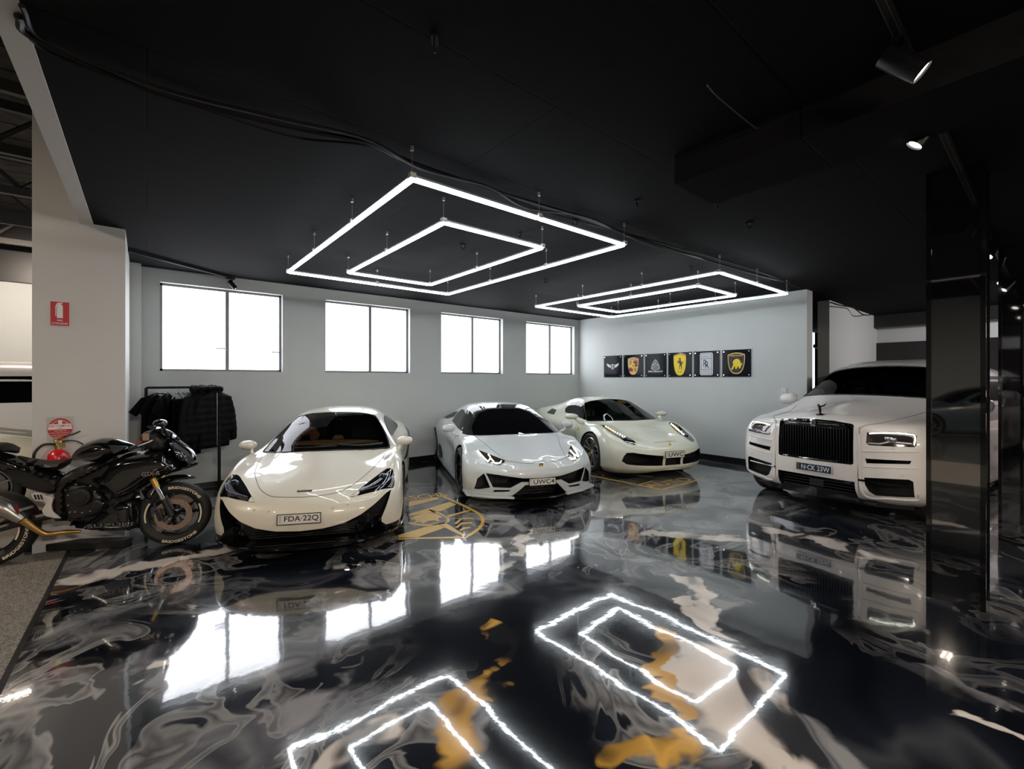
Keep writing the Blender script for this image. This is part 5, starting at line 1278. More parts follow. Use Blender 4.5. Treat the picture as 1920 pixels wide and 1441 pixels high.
c.line('windscreen_seal', both(GLS), 'front', .014, BLACKP, closed=True, sub=2)
# grille with upright slats in a polished black surround
b = MB(); b.prism(both([(0, 1.152), (.20, 1.146), (.36, 1.126), (.395, 1.10), (.40, .69), (.39, .665), (0, .66)]), (.735, 0, 0), (0, 1, 0), (0, 0, 1), (1, 0, 0), .02); g_ = b.build('grille', GLOSSB, t)
b = MB()
for k in range(25):
    y = -.36 + k * .03; b.box((.80, y, .875), (.09, .010, .40), bev=.004)
b.build('grille_slats', mat('black grille slat', (.004, .004, .005), .35, .0, spec=.3), g_, smooth=True)
b = MB(); b.tube([(.852 - .05 * (abs(y) / .41) ** 3, y, z) for y, z in [(p.x, p.y) for p in cr([(a, z_, 0) for a, z_ in both([(0, 1.14), (.20, 1.134), (.35, 1.114), (.395, 1.09), (.40, .89), (.40, .69), (.38, .672), (0, .668)])], 3, True)]], .017, 8, closed=True); b.build('grille_surround', GLOSSB, g_, smooth=True)
b = MB(); b.box((.838, 0, 1.085), (.02, .70, .055), bev=.01); b.build('grille_header', GLOSSB, g_, smooth=True)
b = MB(); b.box((.868, 0, 1.118), (.012, .055, .085), bev=.003); o = b.build('grille_badge', CHROME, g_, smooth=True)
b = MB(); put_text(b, 'R', (.8755, -.006, 1.122), (0, 1, 0), (0, 0, 1), .04, .026, .001); put_text(b, 'R', (.8755, .006, 1.112), (0, 1, 0), (0, 0, 1), .04, .026, .001); b.build('badge_letters', BLACKT, o)
# headlights
DRLS = mat('lit suv running light', (1, 1, 1), .4, emit=(.95, 1.0, .85), es=3.5)
for sg in (1, -1):
    P_l = [(p[0], p[1]) for p in lampS]
    b = MB(); 
    pts, tris, ds = tri_poly(P_l, .03); out = []
    for p in pts: q = c.drop((p[0], p[1]), 'front', -.012); out.append(Vector((q.x, q.y * sg, q.z)))
    b.add(out, [list(x) for x in tris]); h_ = b.build('headlight', mat('smoky lamp', (.06, .05, .05), .12, .6, coat=1.0), t, smooth=True)
    b = MB(); q = [c.drop(p, 'front', .002) for p in ((.545, 1.035), (.70, 1.052), (.85, 1.045), (.893, 1.02), (.90, .95))]
    b.tube(cr([(p.x, p.y * sg, p.z) for p in q], 4), .0065, 8); b.build('running_light', DRLS, h_, smooth=True)
    b = MB(); q = c.drop((.70, .985), 'front', -.002); b.box((q.x, q.y * sg, q.z), (.02, .20, .05), rz=-sg * .5, bev=.01); b.build('lamp_lens', mat('lens glass', (.35, .33, .33), .1, .8), h_, smooth=True)
    b = MB(); q = [c.drop(p, 'front', .0) for p in ((.54, .925), (.64, .925), (.72, .955), (.88, .945))]; b.tube([(p.x, p.y * sg, p.z) for p in q], .012, 8); b.build('lamp_reflector', ALU, h_, smooth=True)
    # chrome-black vane in the lower intake, sensor
    b = MB(); q = [c.drop(p, 'front', -.02) for p in ((.46, .50), (.60, .495), (.87, .50))]; b.tube([(p.x + (.03 if i == 0 else 0), p.y * sg, p.z) for i, p in enumerate(q)], .014, 8); b.build('intake_vane', GLOSSB, t, smooth=True)
    for y, z in ((.30, .50), (.82, .61)):
        p = c.drop((y, z), 'front', .001); b = MB(); b.cyl((p.x - .003, p.y * sg, p.z), (p.x + .004, p.y * sg, p.z), .016, 14); b.build('parking_sensor', WSUV, t)
    c.line('bumper_shut_line', [(sg * .455, 1.10), (sg * .47, .90), (sg * .455, .60), (sg * .455, .32)], 'front', .003, BLACKM)
    c.line('bonnet_shut_line', [(sg * .46, 1.08), (sg * .50, 1.12), (sg * .60, 1.15), (sg * .75, 1.25)], 'front', .003, BLACKM)
    c.line('bumper_ridge', [(sg * .458, 1.02), (sg * .470, .80), (sg * .475, .45), (sg * .52, .31), (sg * .70, .325), (sg * .915, .345), (sg * .935, .42)], 'front', .014, WSUV)
    c.line('bumper_ridge', [(sg * .50, .66), (sg * .70, .675), (sg * .93, .69)], 'front', .008, WSUV)
    c.line('bumper_ridge', [(sg * .50, .835), (sg * .70, .85), (sg * .93, .87)], 'front', .010, WSUV)
# black under-apron
b = MB(); b.prism([(.2, -.90), (.52, -.86), (.72, -.58), (.78, 0), (.72, .58), (.52, .86), (.2, .90)], (0, 0, .20), (1, 0, 0), (0, 1, 0), (0, 0, 1), .11); b.build('under_apron', GLOSSB, t)
b = MB()
for k in range(4): b.box((.76, 0, .31 + k * .035), (.02, .78, .008))
b.box((.77, -.0, .37), (.02, .16, .09), bev=.01); b.build('lower_grille', BLACKM, t)
plate(c, 'N·CK 23W', Vector((.885, .01, .565)), .385, .088, PLB, mat('plate pale letters', (.55, .62, .70), .4), lean=.03, side_txt='NSW', side_m=mat('plate gold', (.5, .32, .05), .4))
# bonnet mascot, leaning winged figure
MASC = mat('dark polished mascot', (.02, .02, .022), .1, .8, coat=1)
p = c.drop((0, 1.205), 'front', 0); b = MB(); b.lathe([(0, 0), (.05, 0), (.05, .008), (.02, .016), (.014, .03), (0, .03)], n=20)
b.tube([(0, 0, .02), (.006, 0, .05), (.016, 0, .085), (.026, 0, .105)], [.016, .014, .015, .010], 10); b.sph((.036, 0, .118), (.011, .010, .012), 10, 8)
for sg in (1, -1): b.tube([(.02, sg * .01, .10), (-.015, sg * .035, .112), (-.04, sg * .045, .135)], [.010, .010, .003], 6)
o = b.build('bonnet_mascot', MASC, t, smooth=True); o.location = p
box_mirrors(c, -.82, 1.10, 1.33, (.15, .26, .17), WSUV, (-.78, .95, 1.26), .1)
SWS = [(-.95, 1.33), (-1.15, 1.48), (-1.5, 1.66), (-1.8, 1.70), (-3.6, 1.68), (-3.9, 1.30), (-3.0, 1.27), (-1.5, 1.27)]
c.patch('side_window', SWS, 'left', TGLASS, .003, mirror=True, step=.08)
# cabin
b = MB(); b.sph((-1.15, 0, 1.37), (.22, .80, .03), 28, 10); b.build('dashboard', mat('black leather', (.01, .01, .011), .5), t, smooth=True)
b = MB(); b.tube([(-1.38, -.38 + .18 * cos(q), 1.42 + .18 * sin(q)) for q in [2 * pi * i / 28 for i in range(28)]], .015, 8, closed=True); b.build('steering_wheel', BLACKP, t, smooth=True)
for y in (-.40, .40):
    b = MB(); inflate(b, [(-.24, .0), (-.26, .22), (-.15, .34), (-.12, .45), (.12, .45), (.15, .34), (.26, .22), (.24, 0)], .07, .06, .05, o=(-1.78, y, 1.22), u=(0, 1, 0), v=(-.1, 0, 1), n=(1, 0, 0)); b.build('seat', mat('dark brown leather', (.03, .015, .012), .5), t, smooth=True)
b = MB(); b.sph((-1.38, 0, 1.72), (.02, .12, .035)); b.build('rear_view_mirror', BLACKP, t, smooth=True)

# ------------------------------------------------------------------ saloon and the vehicles of the neighbouring hall
BLUEG = paint('blue grey car paint', (.035, .055, .07))
S_ST = [
 [(.5, 0, .2), (.84, 0, .18), (.88, 0, .28), (.90, 0, .40), (.90, 0, .55), (.88, 0, .68), (.82, 0, .74), (.70, 0, .78), (.5, 0, .81)],
 [(.4, 0, .2), (.76, .45, .18), (.82, .47, .28), (.84, .48, .42), (.83, .48, .56), (.80, .47, .68), (.72, .45, .75), (.55, .36, .81), (.25, 0, .87)],
 [(.2, 0, .2), (.50, .85, .2), (.52, .88, .3), (.52, .89, .45), (.48, .88, .60), (.42, .84, .72), (.32, .70, .81), (.2, .45, .86), (.05, 0, .91)],
 sec(0, .2, (.90, .2), (.92, .32), (.92, .5), (.91, .68), (.86, .82), (.72, .88), (.45, .93), (0, .96)),
 [(-.6, 0, .2), (-.6, .90, .2), (-.6, .91, .32), (-.6, .92, .5), (-.6, .91, .72), (-.6, .87, .88), (-.55, .74, .95), (-.45, .42, 1.0), (-.38, 0, 1.02)],
 sec(-1.1, .2, (.90, .2), (.90, .32), (.91, .5), (.91, .74), (.87, .92), (.66, 1.22), (.42, 1.28, .08), (0, 1.30, .12)),
 sec(-1.6, .2, (.90, .2), (.90, .32), (.91, .5), (.91, .75), (.86, .94), (.60, 1.37), (.40, 1.43), (0, 1.45)),
 sec(-2.3, .2, (.91, .2), (.91, .32), (.92, .5), (.92, .76), (.87, .96), (.58, 1.37), (.38, 1.42), (0, 1.44)),
 sec(-2.9, .2, (.92, .22), (.93, .35), (.93, .52), (.92, .78), (.87, .98), (.60, 1.20), (.40, 1.28), (0, 1.31)),
 sec(-3.3, .25, (.80, .26), (.86, .38), (.87, .56), (.86, .78), (.80, .97), (.60, 1.0), (.40, 1.04), (0, 1.06)),
 [(-3.4, 0, .28), (-3.48, 0, .30), (-3.52, 0, .42), (-3.54, 0, .58), (-3.54, 0, .78), (-3.50, 0, .94), (-3.46, 0, .98), (-3.42, 0, 1.0), (-3.38, 0, 1.01)],
]
def saloon(loc, rz, p, label, lit_front, lit_rear):
    t = empty('saloon_car', loc, rz, label, 'car')
    c = Car(t, loft_body(S_ST, 4, 4), p)
    for ax_ in (0, -2.63): c.cut_cyl((ax_, .33), .37, .56, 1.2, BLACKP)
    c.cut([(-.45, .30), (.45, .30), (.50, .62), (-.50, .62)], 'front', .05, BLACKP)
    c.cut([(.56, .28), (.78, .30), (.80, .48), (.58, .46)], 'front', .05, BLACKP, mirror=True)
    c.finish()
    for ax_ in (0, -2.63):
        for sd in (1, -1): wheel(t, ax_, .80, .33, .23, .24, 9, DKWHEEL, sd, None, 1)
    c.patch('windscreen', both([(0, 1.02), (.5, 1.0), (.76, .95), (.70, 1.10), (.60, 1.30), (.40, 1.38), (0, 1.41)]), 'front', TGLASS, .003)
    c.patch('rear_window', both([(0, 1.08), (.5, 1.07), (.58, 1.2), (.40, 1.34), (0, 1.38)]), 'rear', TGLASS, .003)
    c.patch('side_window', [(-.75, .98), (-1.2, 1.22), (-1.6, 1.34), (-2.3, 1.34), (-2.8, 1.20), (-3.0, 1.04), (-2.0, .99)], 'left', TGLASS, .003, mirror=True)
    c.patch('headlight', [(.48, .66), (.82, .70), (.84, .60), (.60, .57)], 'front', mat('lit headlamp', (.6, .7, .8), .2, emit=(.8, .95, 1), es=6) if lit_front else GLOSSB, .004, mirror=True)
    RL = mat('dim lit tail lamp', (.5, .01, .01), .3, emit=(1, .03, .02), es=1.2) if lit_rear else mat('red lamp plastic', (.25, .01, .01), .2, coat=1)
    c.patch('tail_light', [(.45, .84), (.84, .86), (.85, .74), (.50, .72)], 'rear', RL, .004, mirror=True)
    c.patch('tail_light_side', [(-3.28, .86), (-3.50, .84), (-3.50, .74), (-3.22, .74)], 'left', RL, .004, mirror=True)
    box_mirrors(c, -.75, .98, 1.0, (.12, .18, .11), p, (-.75, .86, .93))
    return t
cxm = 2 * _p.x
q = fl(1795, 820); saloon((cxm - q.x - .3, q.y + .95, 0), R(62), BLUEG, 'blue grey saloon car in the neighbouring hall, mirrored in the black column', True, False)
saloon((13.0, -2.65, 0), R(-90), mat('red white car', (.5, .42, .42), .35, coat=1), 'pale parked car with red tail lamps glimpsed between the mirrored columns', False, True)
def clone_car(src_name, loc, rz, label, skip):
    src = bpy.data.objects[src_name]
    c_ = src.copy(); col.objects.link(c_); c_.location = loc; c_.rotation_euler = (0, 0, rz)
    for ch in src.children:
        if any(ch.name.startswith(k) for k in skip): continue
        copy_tree(ch, c_)
    c_['label'] = label
    return c_
skip = ('number_plate', 'running', 'grille_badge', 'bonnet_mascot', 'crest_badge', 'bonnet_badge', 'plate_bracket')
clone_car('sports_car.002', (-4.15, 8.9, 0), R(180), 'white low sports car half hidden behind the white pier', skip)
suv2 = clone_car('luxury_suv', (0.9, 11.5, 0), R(0), 'white tall four-wheel drive parked behind the low sports car', skip)

# ------------------------------------------------------------------ black sport motorcycle, right side towards the room
Pf = fl(329, 1019); Pr = Pf.copy()
_D = 3.95; _l = -4.62; Pr = Vector((DV[0] * _D + RV[0] * _l, DV[1] * _D + RV[1] * _l, 0))
bx_ = (Pf - Pr).normalized(); WB = (Pf - Pr).length
BK = empty('motorcycle', ((Pf + Pr) / 2), atan2(bx_.y, bx_.x), 'black sport motorcycle parked in front of the white pier', 'motorcycle')
by_ = Vector((-bx_.y, bx_.x, 0)); BO = (Pf + Pr) / 2
def bp(px, py, y=0.0):
    """picture point -> (forward, up) on the bike's vertical plane at sideways offset y"""
    a, b = ray(px); o = BO + by_ * y; k = (o.x * by_.x + o.y * by_.y) / (a * by_.x + b * by_.y)
    w_ = Vector((a * k, b * k, 0)); return ((w_ - BO).dot(bx_), EYE + (HZ - py) * k / FPX)
def zb4(L, y=0.0): return [bp(x / 4.571, 760 + y_ / 4.571, y) for x, y_ in L]
BKP = mat('bike gloss black', (.003, .003, .004), .12, coat=1.0); BKM = mat('bike matt black', (.008, .008, .008), .45); BKF = mat('bike frame bronze black', (.022, .019, .017), .38, .5)
GLD = mat('gold fork', (.6, .38, .10), .3, .9); STL = mat('brushed steel', (.40, .38, .35), .3, .9); CRM = mat('cream tyre print', (.75, .66, .48), .5)
def part(name, L, T, rim, m, y=0.0, step=.03, sub=3, parent=None, smooth=True, both_=True, edge=.006):
    P = zb4(L, y - T * .5)
    P = [(p.x, p.y) for p in cr([(a, b, 0) for a, b in P], sub, True)]
    b = MB(); inflate(b, P, T, rim, step, o=(0, y, 0), edge=edge, both=both_); return b.build(name, m, parent or BK, smooth=smooth, angle=50)
def moto_wheel(x, r, w_, y=0.0, front=True):
    b = MB(); hw = w_ / 2; ri = .216
    prof = [(ri, -hw * .7), (ri + .03, -hw * .95), (r - .045, -hw), (r - .015, -hw * .7), (r, 0), (r - .015, hw * .7), (r - .045, hw), (ri + .03, hw * .95), (ri, hw * .7)]
    pc = [(p.x, p.y) for p in cr([(a, c_, 0) for a, c_ in prof], 3)]
    b.lathe(pc, axis='y', n=64, closed=False); o = b.build('wheel', RUBBER, BK, smooth=True, angle=60); o.location = (x, y, r)
    b = MB(); b.lathe([(ri + .004, -hw * .7), (ri - .012, -hw * .66), (ri - .02, 0), (ri - .012, hw * .66), (ri + .004, hw * .7)], axis='y', n=64)
    for k in range(3):
        for s_ in (-1, 1):
            a = 2 * pi * k / 3 + .3; p0 = Vector((cos(a) * .05, 0, sin(a) * .05)); p1 = Vector((cos(a + s_ * .28) * ri, 0, sin(a + s_ * .28) * ri)); e = p1 - p0; L = e.length; e.normalize()
            b.box((p0 + p1) / 2, (L, .03, .025), rot=Matrix((e, Vector((0, 1, 0)), e.cross(Vector((0, 1, 0))))).transposed())
    b.lathe([(0, -hw * .8), (.035, -hw * .8), (.045, 0), (.035, hw * .8), (0, hw * .8)], axis='y', n=24); b.build('rim', BKP, o, smooth=True, angle=40)
    if front:
        for sg in (-1, 1):
            b = MB(); ys = sg * .062; b.lathe([(.105, ys - .0025), (.155, ys - .0025), (.155, ys + .0025), (.105, ys + .0025)], axis='y', n=56, closed=True); d_ = b.build('brake_disc', mat('drilled disc', (.42, .30, .24), .35, .7), o, smooth=True, angle=30)
            b = MB()
            for k in range(36): a = 2 * pi * k / 36; rr = .117 + .013 * (k % 3); b.cyl((cos(a) * rr, ys - .0032, sin(a) * rr), (cos(a) * rr, ys + .0032, sin(a) * rr), .0035, 8)
            b.build('disc_holes', BLACKM, d_)
            b = MB()
            for k in range(10): a = 2 * pi * k / 10; b.box((cos(a) * .085, ys, sin(a) * .085), (.05, .004, .012), rot=Matrix.Rotation(-a, 3, 'Y'))
            b.build('disc_carrier', BLACKM, d_)
    # cream arcs and maker's lettering on the sidewall
    f = -hw - .0012
    for a0 in (-.45, 2.55):
        b = MB()
        for k in range(14):
            a = a0 + k * .06; b.prism([(cos(q) * rr, sin(q) * rr) for q, rr in ((a, ri + .006), (a + .06, ri + .006), (a + .06, ri + .020), (a, ri + .020))], (0, -hw * .98, 0), (1, 0, 0), (0, 0, 1), (0, -1, 0), .003)
        b.build('sidewall_stripe', CRM, o)
    vs, fs, tw, th = text_mesh('BRIDGESTONE', 1, .0008, .02)
    for c0_ in (1.15, -1.35 - .0) if front else (-.55, 2.2):
        out = []; b = MB()
        span = 1.15
        for v in vs:
            a = c0_ - v.x / tw * span if c0_ > 0 else c0_ + v.x / tw * span * 1
            rr = r - .045 + v.y * .026 * (1 if c0_ > 0 else -1); out.append(Vector((rr * cos(a), -hw - .001 - v.z + .0, rr * sin(a))))
        b.add(out, fs); b.build('tyre_lettering', CRM, o)
    return o
moto_wheel(WB / 2, .310, .125, 0, True)
moto_wheel(-WB / 2, .328, .19, 0, False)
# swingarm, forks, frame
b = MB()
for sg in (-1, 1): b.tube([(-WB / 2, sg * .13, .315), (-.35, sg * .12, .40), (-.12, sg * .10, .44)], [.025, .035, .04], 10)
b.build('swingarm', BKM, BK, smooth=True)
for sg in (-1, 1):
    fx, fz = WB / 2, .310
    b = MB(); b.tube([(fx + .0, sg * .105, fz), (fx - .07, sg * .105, fz + .17)], .026, 14); o = b.build('fork', BKM, BK, smooth=True)
    b = MB(); b.tube([(fx - .065, sg * .105, fz + .16), (fx - .125, sg * .105, fz + .30)], .021, 14); b.build('fork_slider', CHROME, o, smooth=True)
    b = MB(); b.tube([(fx - .12, sg * .105, fz + .29), (fx - .165, sg * .105, fz + .40)], .028, 14); b.lathe([(.028, 0), (.033, .0), (.033, .012), (.028, .012)], c=(0, 0, 0), n=4) if False else None; b.build('fork_tube', GLD, o, smooth=True)
    b = MB(); b.tube([(fx - .16, sg * .105, fz + .39), (fx - .28, sg * .10, fz + .62)], .026, 14); b.build('fork_upper', BKM, o, smooth=True)
    b = MB(); b.box((fx - .10, sg * .10, fz + .02), (.05, .035, .12), rot=Matrix.Rotation(-.3, 3, 'Y'), bev=.01); b.build('brake_caliper', BKM, o, smooth=True)
part('front_mudguard', [(1215, 780), (1245, 715), (1320, 650), (1450, 605), (1590, 598), (1675, 625), (1560, 640), (1440, 665), (1370, 720), (1340, 800), (1300, 830)], .075, .05, BKP)
part('engine_block', [(470, 700), (560, 580), (760, 500), (960, 480), (1150, 560), (1180, 760), (1080, 960), (900, 1010), (620, 1000), (480, 960)], .10, .04, BKM)
part('battery_tray', [(60, 520), (260, 520), (520, 580), (520, 720), (430, 760), (300, 740), (180, 700), (60, 620)], .07, .03, BKM)
part('crankcase', [(560, 680), (740, 640), (900, 720), (960, 820), (930, 900), (830, 950), (620, 985), (560, 900)], .16, .05, BKM)
for (cx, cy, r_, yy) in ((690, 782, .085, -.175), (832, 850, .052, -.165), (575, 725, .014, -.15), (448, 905, .014, -.15)):
    x, z = zb4([(cx, cy)], yy)[0]; b = MB(); b.lathe([(0, -.03), (r_ * .55, -.03), (r_ * .6, -.024), (r_ * .9, -.02), (r_, 0), (r_, .03)], c=(x, yy, z), axis='y', n=36); b.build('engine_cover', BKM, BK, smooth=True, angle=25)
b = MB()
for k, (cx, cy) in enumerate(((590, 852), (605, 910), (650, 908), (710, 915), (780, 900), (855, 880), (888, 835), (858, 780), (820, 735), (780, 685), (655, 672), (590, 765))):
    x, z = zb4([(cx, cy)], -.17)[0]; b.cyl((x, -.165, z), (x, -.185, z), .006, 8)
b.build('cover_bolts', ALU, BK)
part('main_frame', [(470, 755), (500, 690), (560, 630), (640, 590), (840, 495), (975, 448), (945, 510), (860, 560), (740, 620), (640, 670), (600, 740), (605, 980), (480, 975)], .17, .03, BKF, y=0)
part('tank', [(575, 470), (600, 420), (640, 370), (720, 320), (830, 288), (930, 288), (1030, 310), (1140, 355), (1085, 405), (960, 450), (840, 490), (700, 495), (600, 485)], .15, .12, BKP)
part('tank_pad', [(610, 440), (650, 385), (720, 350), (800, 340), (860, 350), (890, 385), (870, 430), (800, 465), (700, 478), (615, 470)], .012, .02, mat('knee pad', (.03, .027, .024), .35), y=-.145, both_=False)
part('tank_badge', [(930, 340), (1100, 350), (975, 415)], .008, .01, mat('badge silver', (.10, .12, .13), .2, .8), y=-.142, sub=1, both_=True)
part('seat', [(115, 438), (250, 462), (400, 478), (555, 468), (578, 495), (500, 550), (420, 552), (250, 505)], .12, .05, mat('seat vinyl', (.022, .020, .018), .5))
part('pillion_cover', [(-60, 330), (20, 322), (100, 345), (132, 385), (125, 415), (60, 410), (-60, 390)], .10, .06, BKM)
part('tail_fairing', [(-260, 370), (-100, 385), (0, 408), (110, 440), (250, 500), (440, 555), (530, 600), (480, 650), (300, 600), (120, 560), (0, 545), (-150, 470)], .11, .05, BKP)
part('subframe_cover', [(150, 560), (330, 565), (530, 620), (535, 690), (480, 740), (430, 660), (300, 610)], .12, .03, BKM)
part('side_fairing', [(960, 470), (1060, 420), (1180, 400), (1330, 385), (1440, 395), (1560, 500), (1665, 520), (1570, 560), (1430, 600), (1290, 660), (1180, 740), (1060, 800), (960, 810), (880, 720), (760, 630), (850, 590), (900, 540)], .22, .10, BKP)
part('fairing_panel', [(755, 628), (830, 640), (940, 690), (1050, 735), (1000, 790), (960, 815), (900, 740)], .245, .02, BKM)
part('lower_cowl', [(860, 905), (960, 830), (1060, 800), (1150, 780), (1200, 880), (1192, 1030), (1150, 1075), (900, 1082), (700, 1062), (560, 1030), (560, 1000), (720, 992)], .20, .07, BKP)
part('cowl_panel', [(870, 900), (975, 830), (1030, 830), (1110, 980), (1140, 1040), (1060, 1000), (960, 910)], .215, .02, BKM)
part('headlight_cowl', [(1420, 290), (1480, 285), (1560, 335), (1640, 400), (1674, 470), (1670, 522), (1560, 505), (1460, 430)], .17, .10, BKP)
part('headlight', [(1470, 305), (1540, 345), (1620, 410), (1665, 480), (1640, 500), (1560, 440), (1500, 370)], .012, .02, mat('headlight glass', (.12, .15, .18), .04, .8, coat=1), y=-.145, both_=False)
part('windscreen', [(1238, 180), (1330, 185), (1450, 225), (1530, 300), (1470, 290), (1390, 250), (1290, 215)], .12, .08, mat('smoked screen', (.05, .05, .07), .05, .3, coat=1))
part('dash_housing', [(1200, 250), (1290, 215), (1400, 260), (1450, 320), (1420, 390), (1280, 390), (1200, 340)], .10, .05, BKM)
for sg in (-1, 1):
    p3 = zb4([(1375, 150)], sg * .30)[0]; q3 = zb4([(1440, 260)], sg * .12)[0]
    b = MB(); b.sph((0, 0, 0), (.055, .075, .035), 20, 12); o = b.build('mirror', GLOSSB, BK, smooth=True); o.location = (p3[0], sg * .30, p3[1])
    b = MB(); b.tube([Vector((0, -sg * .02, -.02)), Vector((q3[0] - p3[0], -sg * .18, q3[1] - p3[1]))], [.012, .018], 8); b.build('mirror_stalk', BKM, o, smooth=True)
    g3 = zb4([(1215, 335)], sg * .24)[0]
    b = MB(); b.tube([(g3[0] + .03, sg * .12, g3[1] + .0), (g3[0] - .02, sg * .24, g3[1] - .01), (g3[0] - .06, sg * .34, g3[1] - .02)], [.014, .016, .017], 10); o = b.build('handlebar', RUBBER, BK, smooth=True)
    b = MB(); b.tube([(g3[0] + .06, sg * .16, g3[1] + .03), (g3[0] + .05, sg * .25, g3[1] + .02), (g3[0] + .0, sg * .34, g3[1] + .0)], .007, 8); b.build('brake_lever', ALU, o, smooth=True)
r3 = zb4([(1250, 270)], -.2)[0]
b = MB(); b.cyl((r3[0], -.2, r3[1] - .03), (r3[0], -.2, r3[1] + .03), .024, 18); b.build('brake_reservoir', mat('amber reservoir', (.35, .22, .13), .3), BK, smooth=True)
b = MB(); r3 = zb4([(1195, 310)], -.22)[0]; b.box((r3[0], -.22, r3[1]), (.04, .02, .015)); b.build('red_switch', REDP, BK)
# exhaust
e = zb4([(-130, 800), (0, 850), (90, 900), (200, 975), (300, 1060), (380, 1108), (520, 1100), (660, 1098)], -.18)
b = MB(); b.tube(cr([(e[i][0], -.20, e[i][1]) for i in (0, 1, 2, 3)], 4), [.062, .064, .066, .066, .066, .066, .066, .065, .06, .055, .05, .045, .038], 20); ex = b.build('muffler', STL, BK, smooth=True)
b = MB(); b.tube(cr([(e[i][0], -.19 + .02 * (i - 3), e[i][1]) for i in (3, 4, 5, 6, 7)], 4), [.036, .032, .03, .028, .026, .025, .024, .024, .023, .022, .021, .02, .02, .02, .018, .016, .012], 12); b.build('exhaust_pipe', mat('heat-tinted pipe', (.50, .30, .10), .3, .9), ex, smooth=True)
part('muffler_badge', [(110, 870), (150, 845), (180, 900), (150, 930)], .006, .01, mat('dark red badge', (.12, .01, .01), .4), y=-.265, sub=1)
part('heel_plate', [(268, 755), (340, 750), (400, 775), (455, 790), (440, 850), (455, 910), (520, 965), (400, 950), (360, 900), (390, 850), (380, 820), (300, 815)], .01, .005, mat('white alloy', (.6, .58, .55), .4, .3), y=-.19, sub=2)
b = MB()
for k in range(3):
    a, c_ = zb4([(295 + k * 27, 762), (310 + k * 27, 805)], -.2); b.tube([(a[0], -.202, a[1]), (c_[0], -.202, c_[1])], .006, 6)
b.build('heel_plate_slots', BLACKM, BK)
q3 = zb4([(200, 885)], -.25)[0]; b = MB(); b.tube([(q3[0] + .03, -.19, q3[1]), (q3[0] + .0, -.29, q3[1])], .013, 10); b.build('foot_peg', ALU, BK, smooth=True)
b = MB(); put_text(b, 'SUZUKI', (zb4([(945, 1023)], -.21)[0][0], -.212, zb4([(945, 1023)], -.21)[0][1]), (1, 0, -.05), (0, 0, 1), .035, .33, .001, .01); b.build('cowl_lettering', mat('grey decal', (.10, .10, .10), .4), BK)
g4 = zb4([(1295, 583)], -.22)[0]; b = MB(); put_text(b, 'GSX-R', (g4[0], -.224, g4[1]), (1, 0, .03), (0, 0, 1), .04, .14, .001, .01); b.build('fairing_lettering', mat('silver decal', (.35, .33, .32), .3, .6), BK)
# stand plank under the bike
a = fl(56, 1031); b_ = fl(240, 1022); cc = (a + b_) / 2; dd = b_ - a
m = MB(); m.box((0, 0, .035), (dd.length, .13, .07), bev=.006); o = m.build('low_block', mat('black painted wood', (.008, .008, .008), .6)); o.location = (cc.x, cc.y, 0); o.rotation_euler = (0, 0, atan2(dd.y, dd.x))
tag(o, 'long low black block lying on the floor beneath the motorcycle', 'block')

# ------------------------------------------------------------------ clothes rail with black garments
RY = 7.42
a = onY(274, 727, RY); b_ = onY(411, 725, RY); RZ = (a.z + b_.z) / 2
rk = empty('clothes_rail', ((a.x + b_.x) / 2, RY, 0), 0, 'black metal clothes rail against the wall below the first window', 'clothes rack')
hw = (b_.x - a.x) / 2
m = MB(); m.box((0, 0, RZ), (2 * hw, .025, .03)); m.build('top_rail', mat('rack black paint', (.004, .004, .004), .6, spec=.2), rk)
for sg in (-1, 1):
    m = MB(); m.box((sg * hw, 0, RZ / 2), (.035, .035, RZ)); m.build('upright', mat('rack black paint'), rk)
    m = MB(); m.box((sg * hw, 0, .02), (.035, .45, .035)); m.build('foot', BLACKM, rk)
m = MB(); m.box((0, 0, .15), (2 * hw, .02, .02)); m.build('lower_rail', BLACKM, rk)
RKM = mat('rack black paint', (.004, .004, .004), .6, spec=.2)
CLO = mat('black cotton', (.0025, .0025, .003), .9, spec=.1); PUF = mat('black quilted nylon', (.002, .002, .003), .7, spec=.15); HNG = mat('hanger black', (.008, .008, .009), .35)
def hanger(x, rz):
    p = empty('hanger', (x, RY, RZ), rz); 
    m = MB(); m.tube(cr([(0, 0, -.07), (0, 0, -.03), (.012, 0, .0), (.0, 0, .022), (-.018, 0, .010)], 4), .0022, 6); m.build('hook', ALU, p)
    m = MB(); m.tube(cr([(-.21, 0, -.15), (-.10, 0, -.10), (0, 0, -.07), (.10, 0, -.10), (.21, 0, -.15)], 4), .008, 6); m.build('arms', HNG, p, smooth=True)
    return p
def tshirt(L):
    return [(-.07, -.085), (-.20, -.13), (-.33, -.30), (-.25, -.36), (-.19, -.29), (-.20, -L), (.20, -L), (.19, -.29), (.25, -.36), (.33, -.30), (.20, -.13), (.07, -.085), (0, -.115)]
def trousers(L): return [(-.16, -.15), (.16, -.15), (.15, -L), (-.15, -L)]
def jacket(L): return [(-.09, -.06), (-.24, -.13), (-.31, -.35), (-.34, -.60), (-.33, -.76), (-.24, -.77), (-.23, -.66), (-.22, -L), (.22, -L), (.23, -.66), (.24, -.77), (.33, -.76), (.34, -.60), (.31, -.35), (.24, -.13), (.09, -.06), (.07, -.02), (-.07, -.02)]
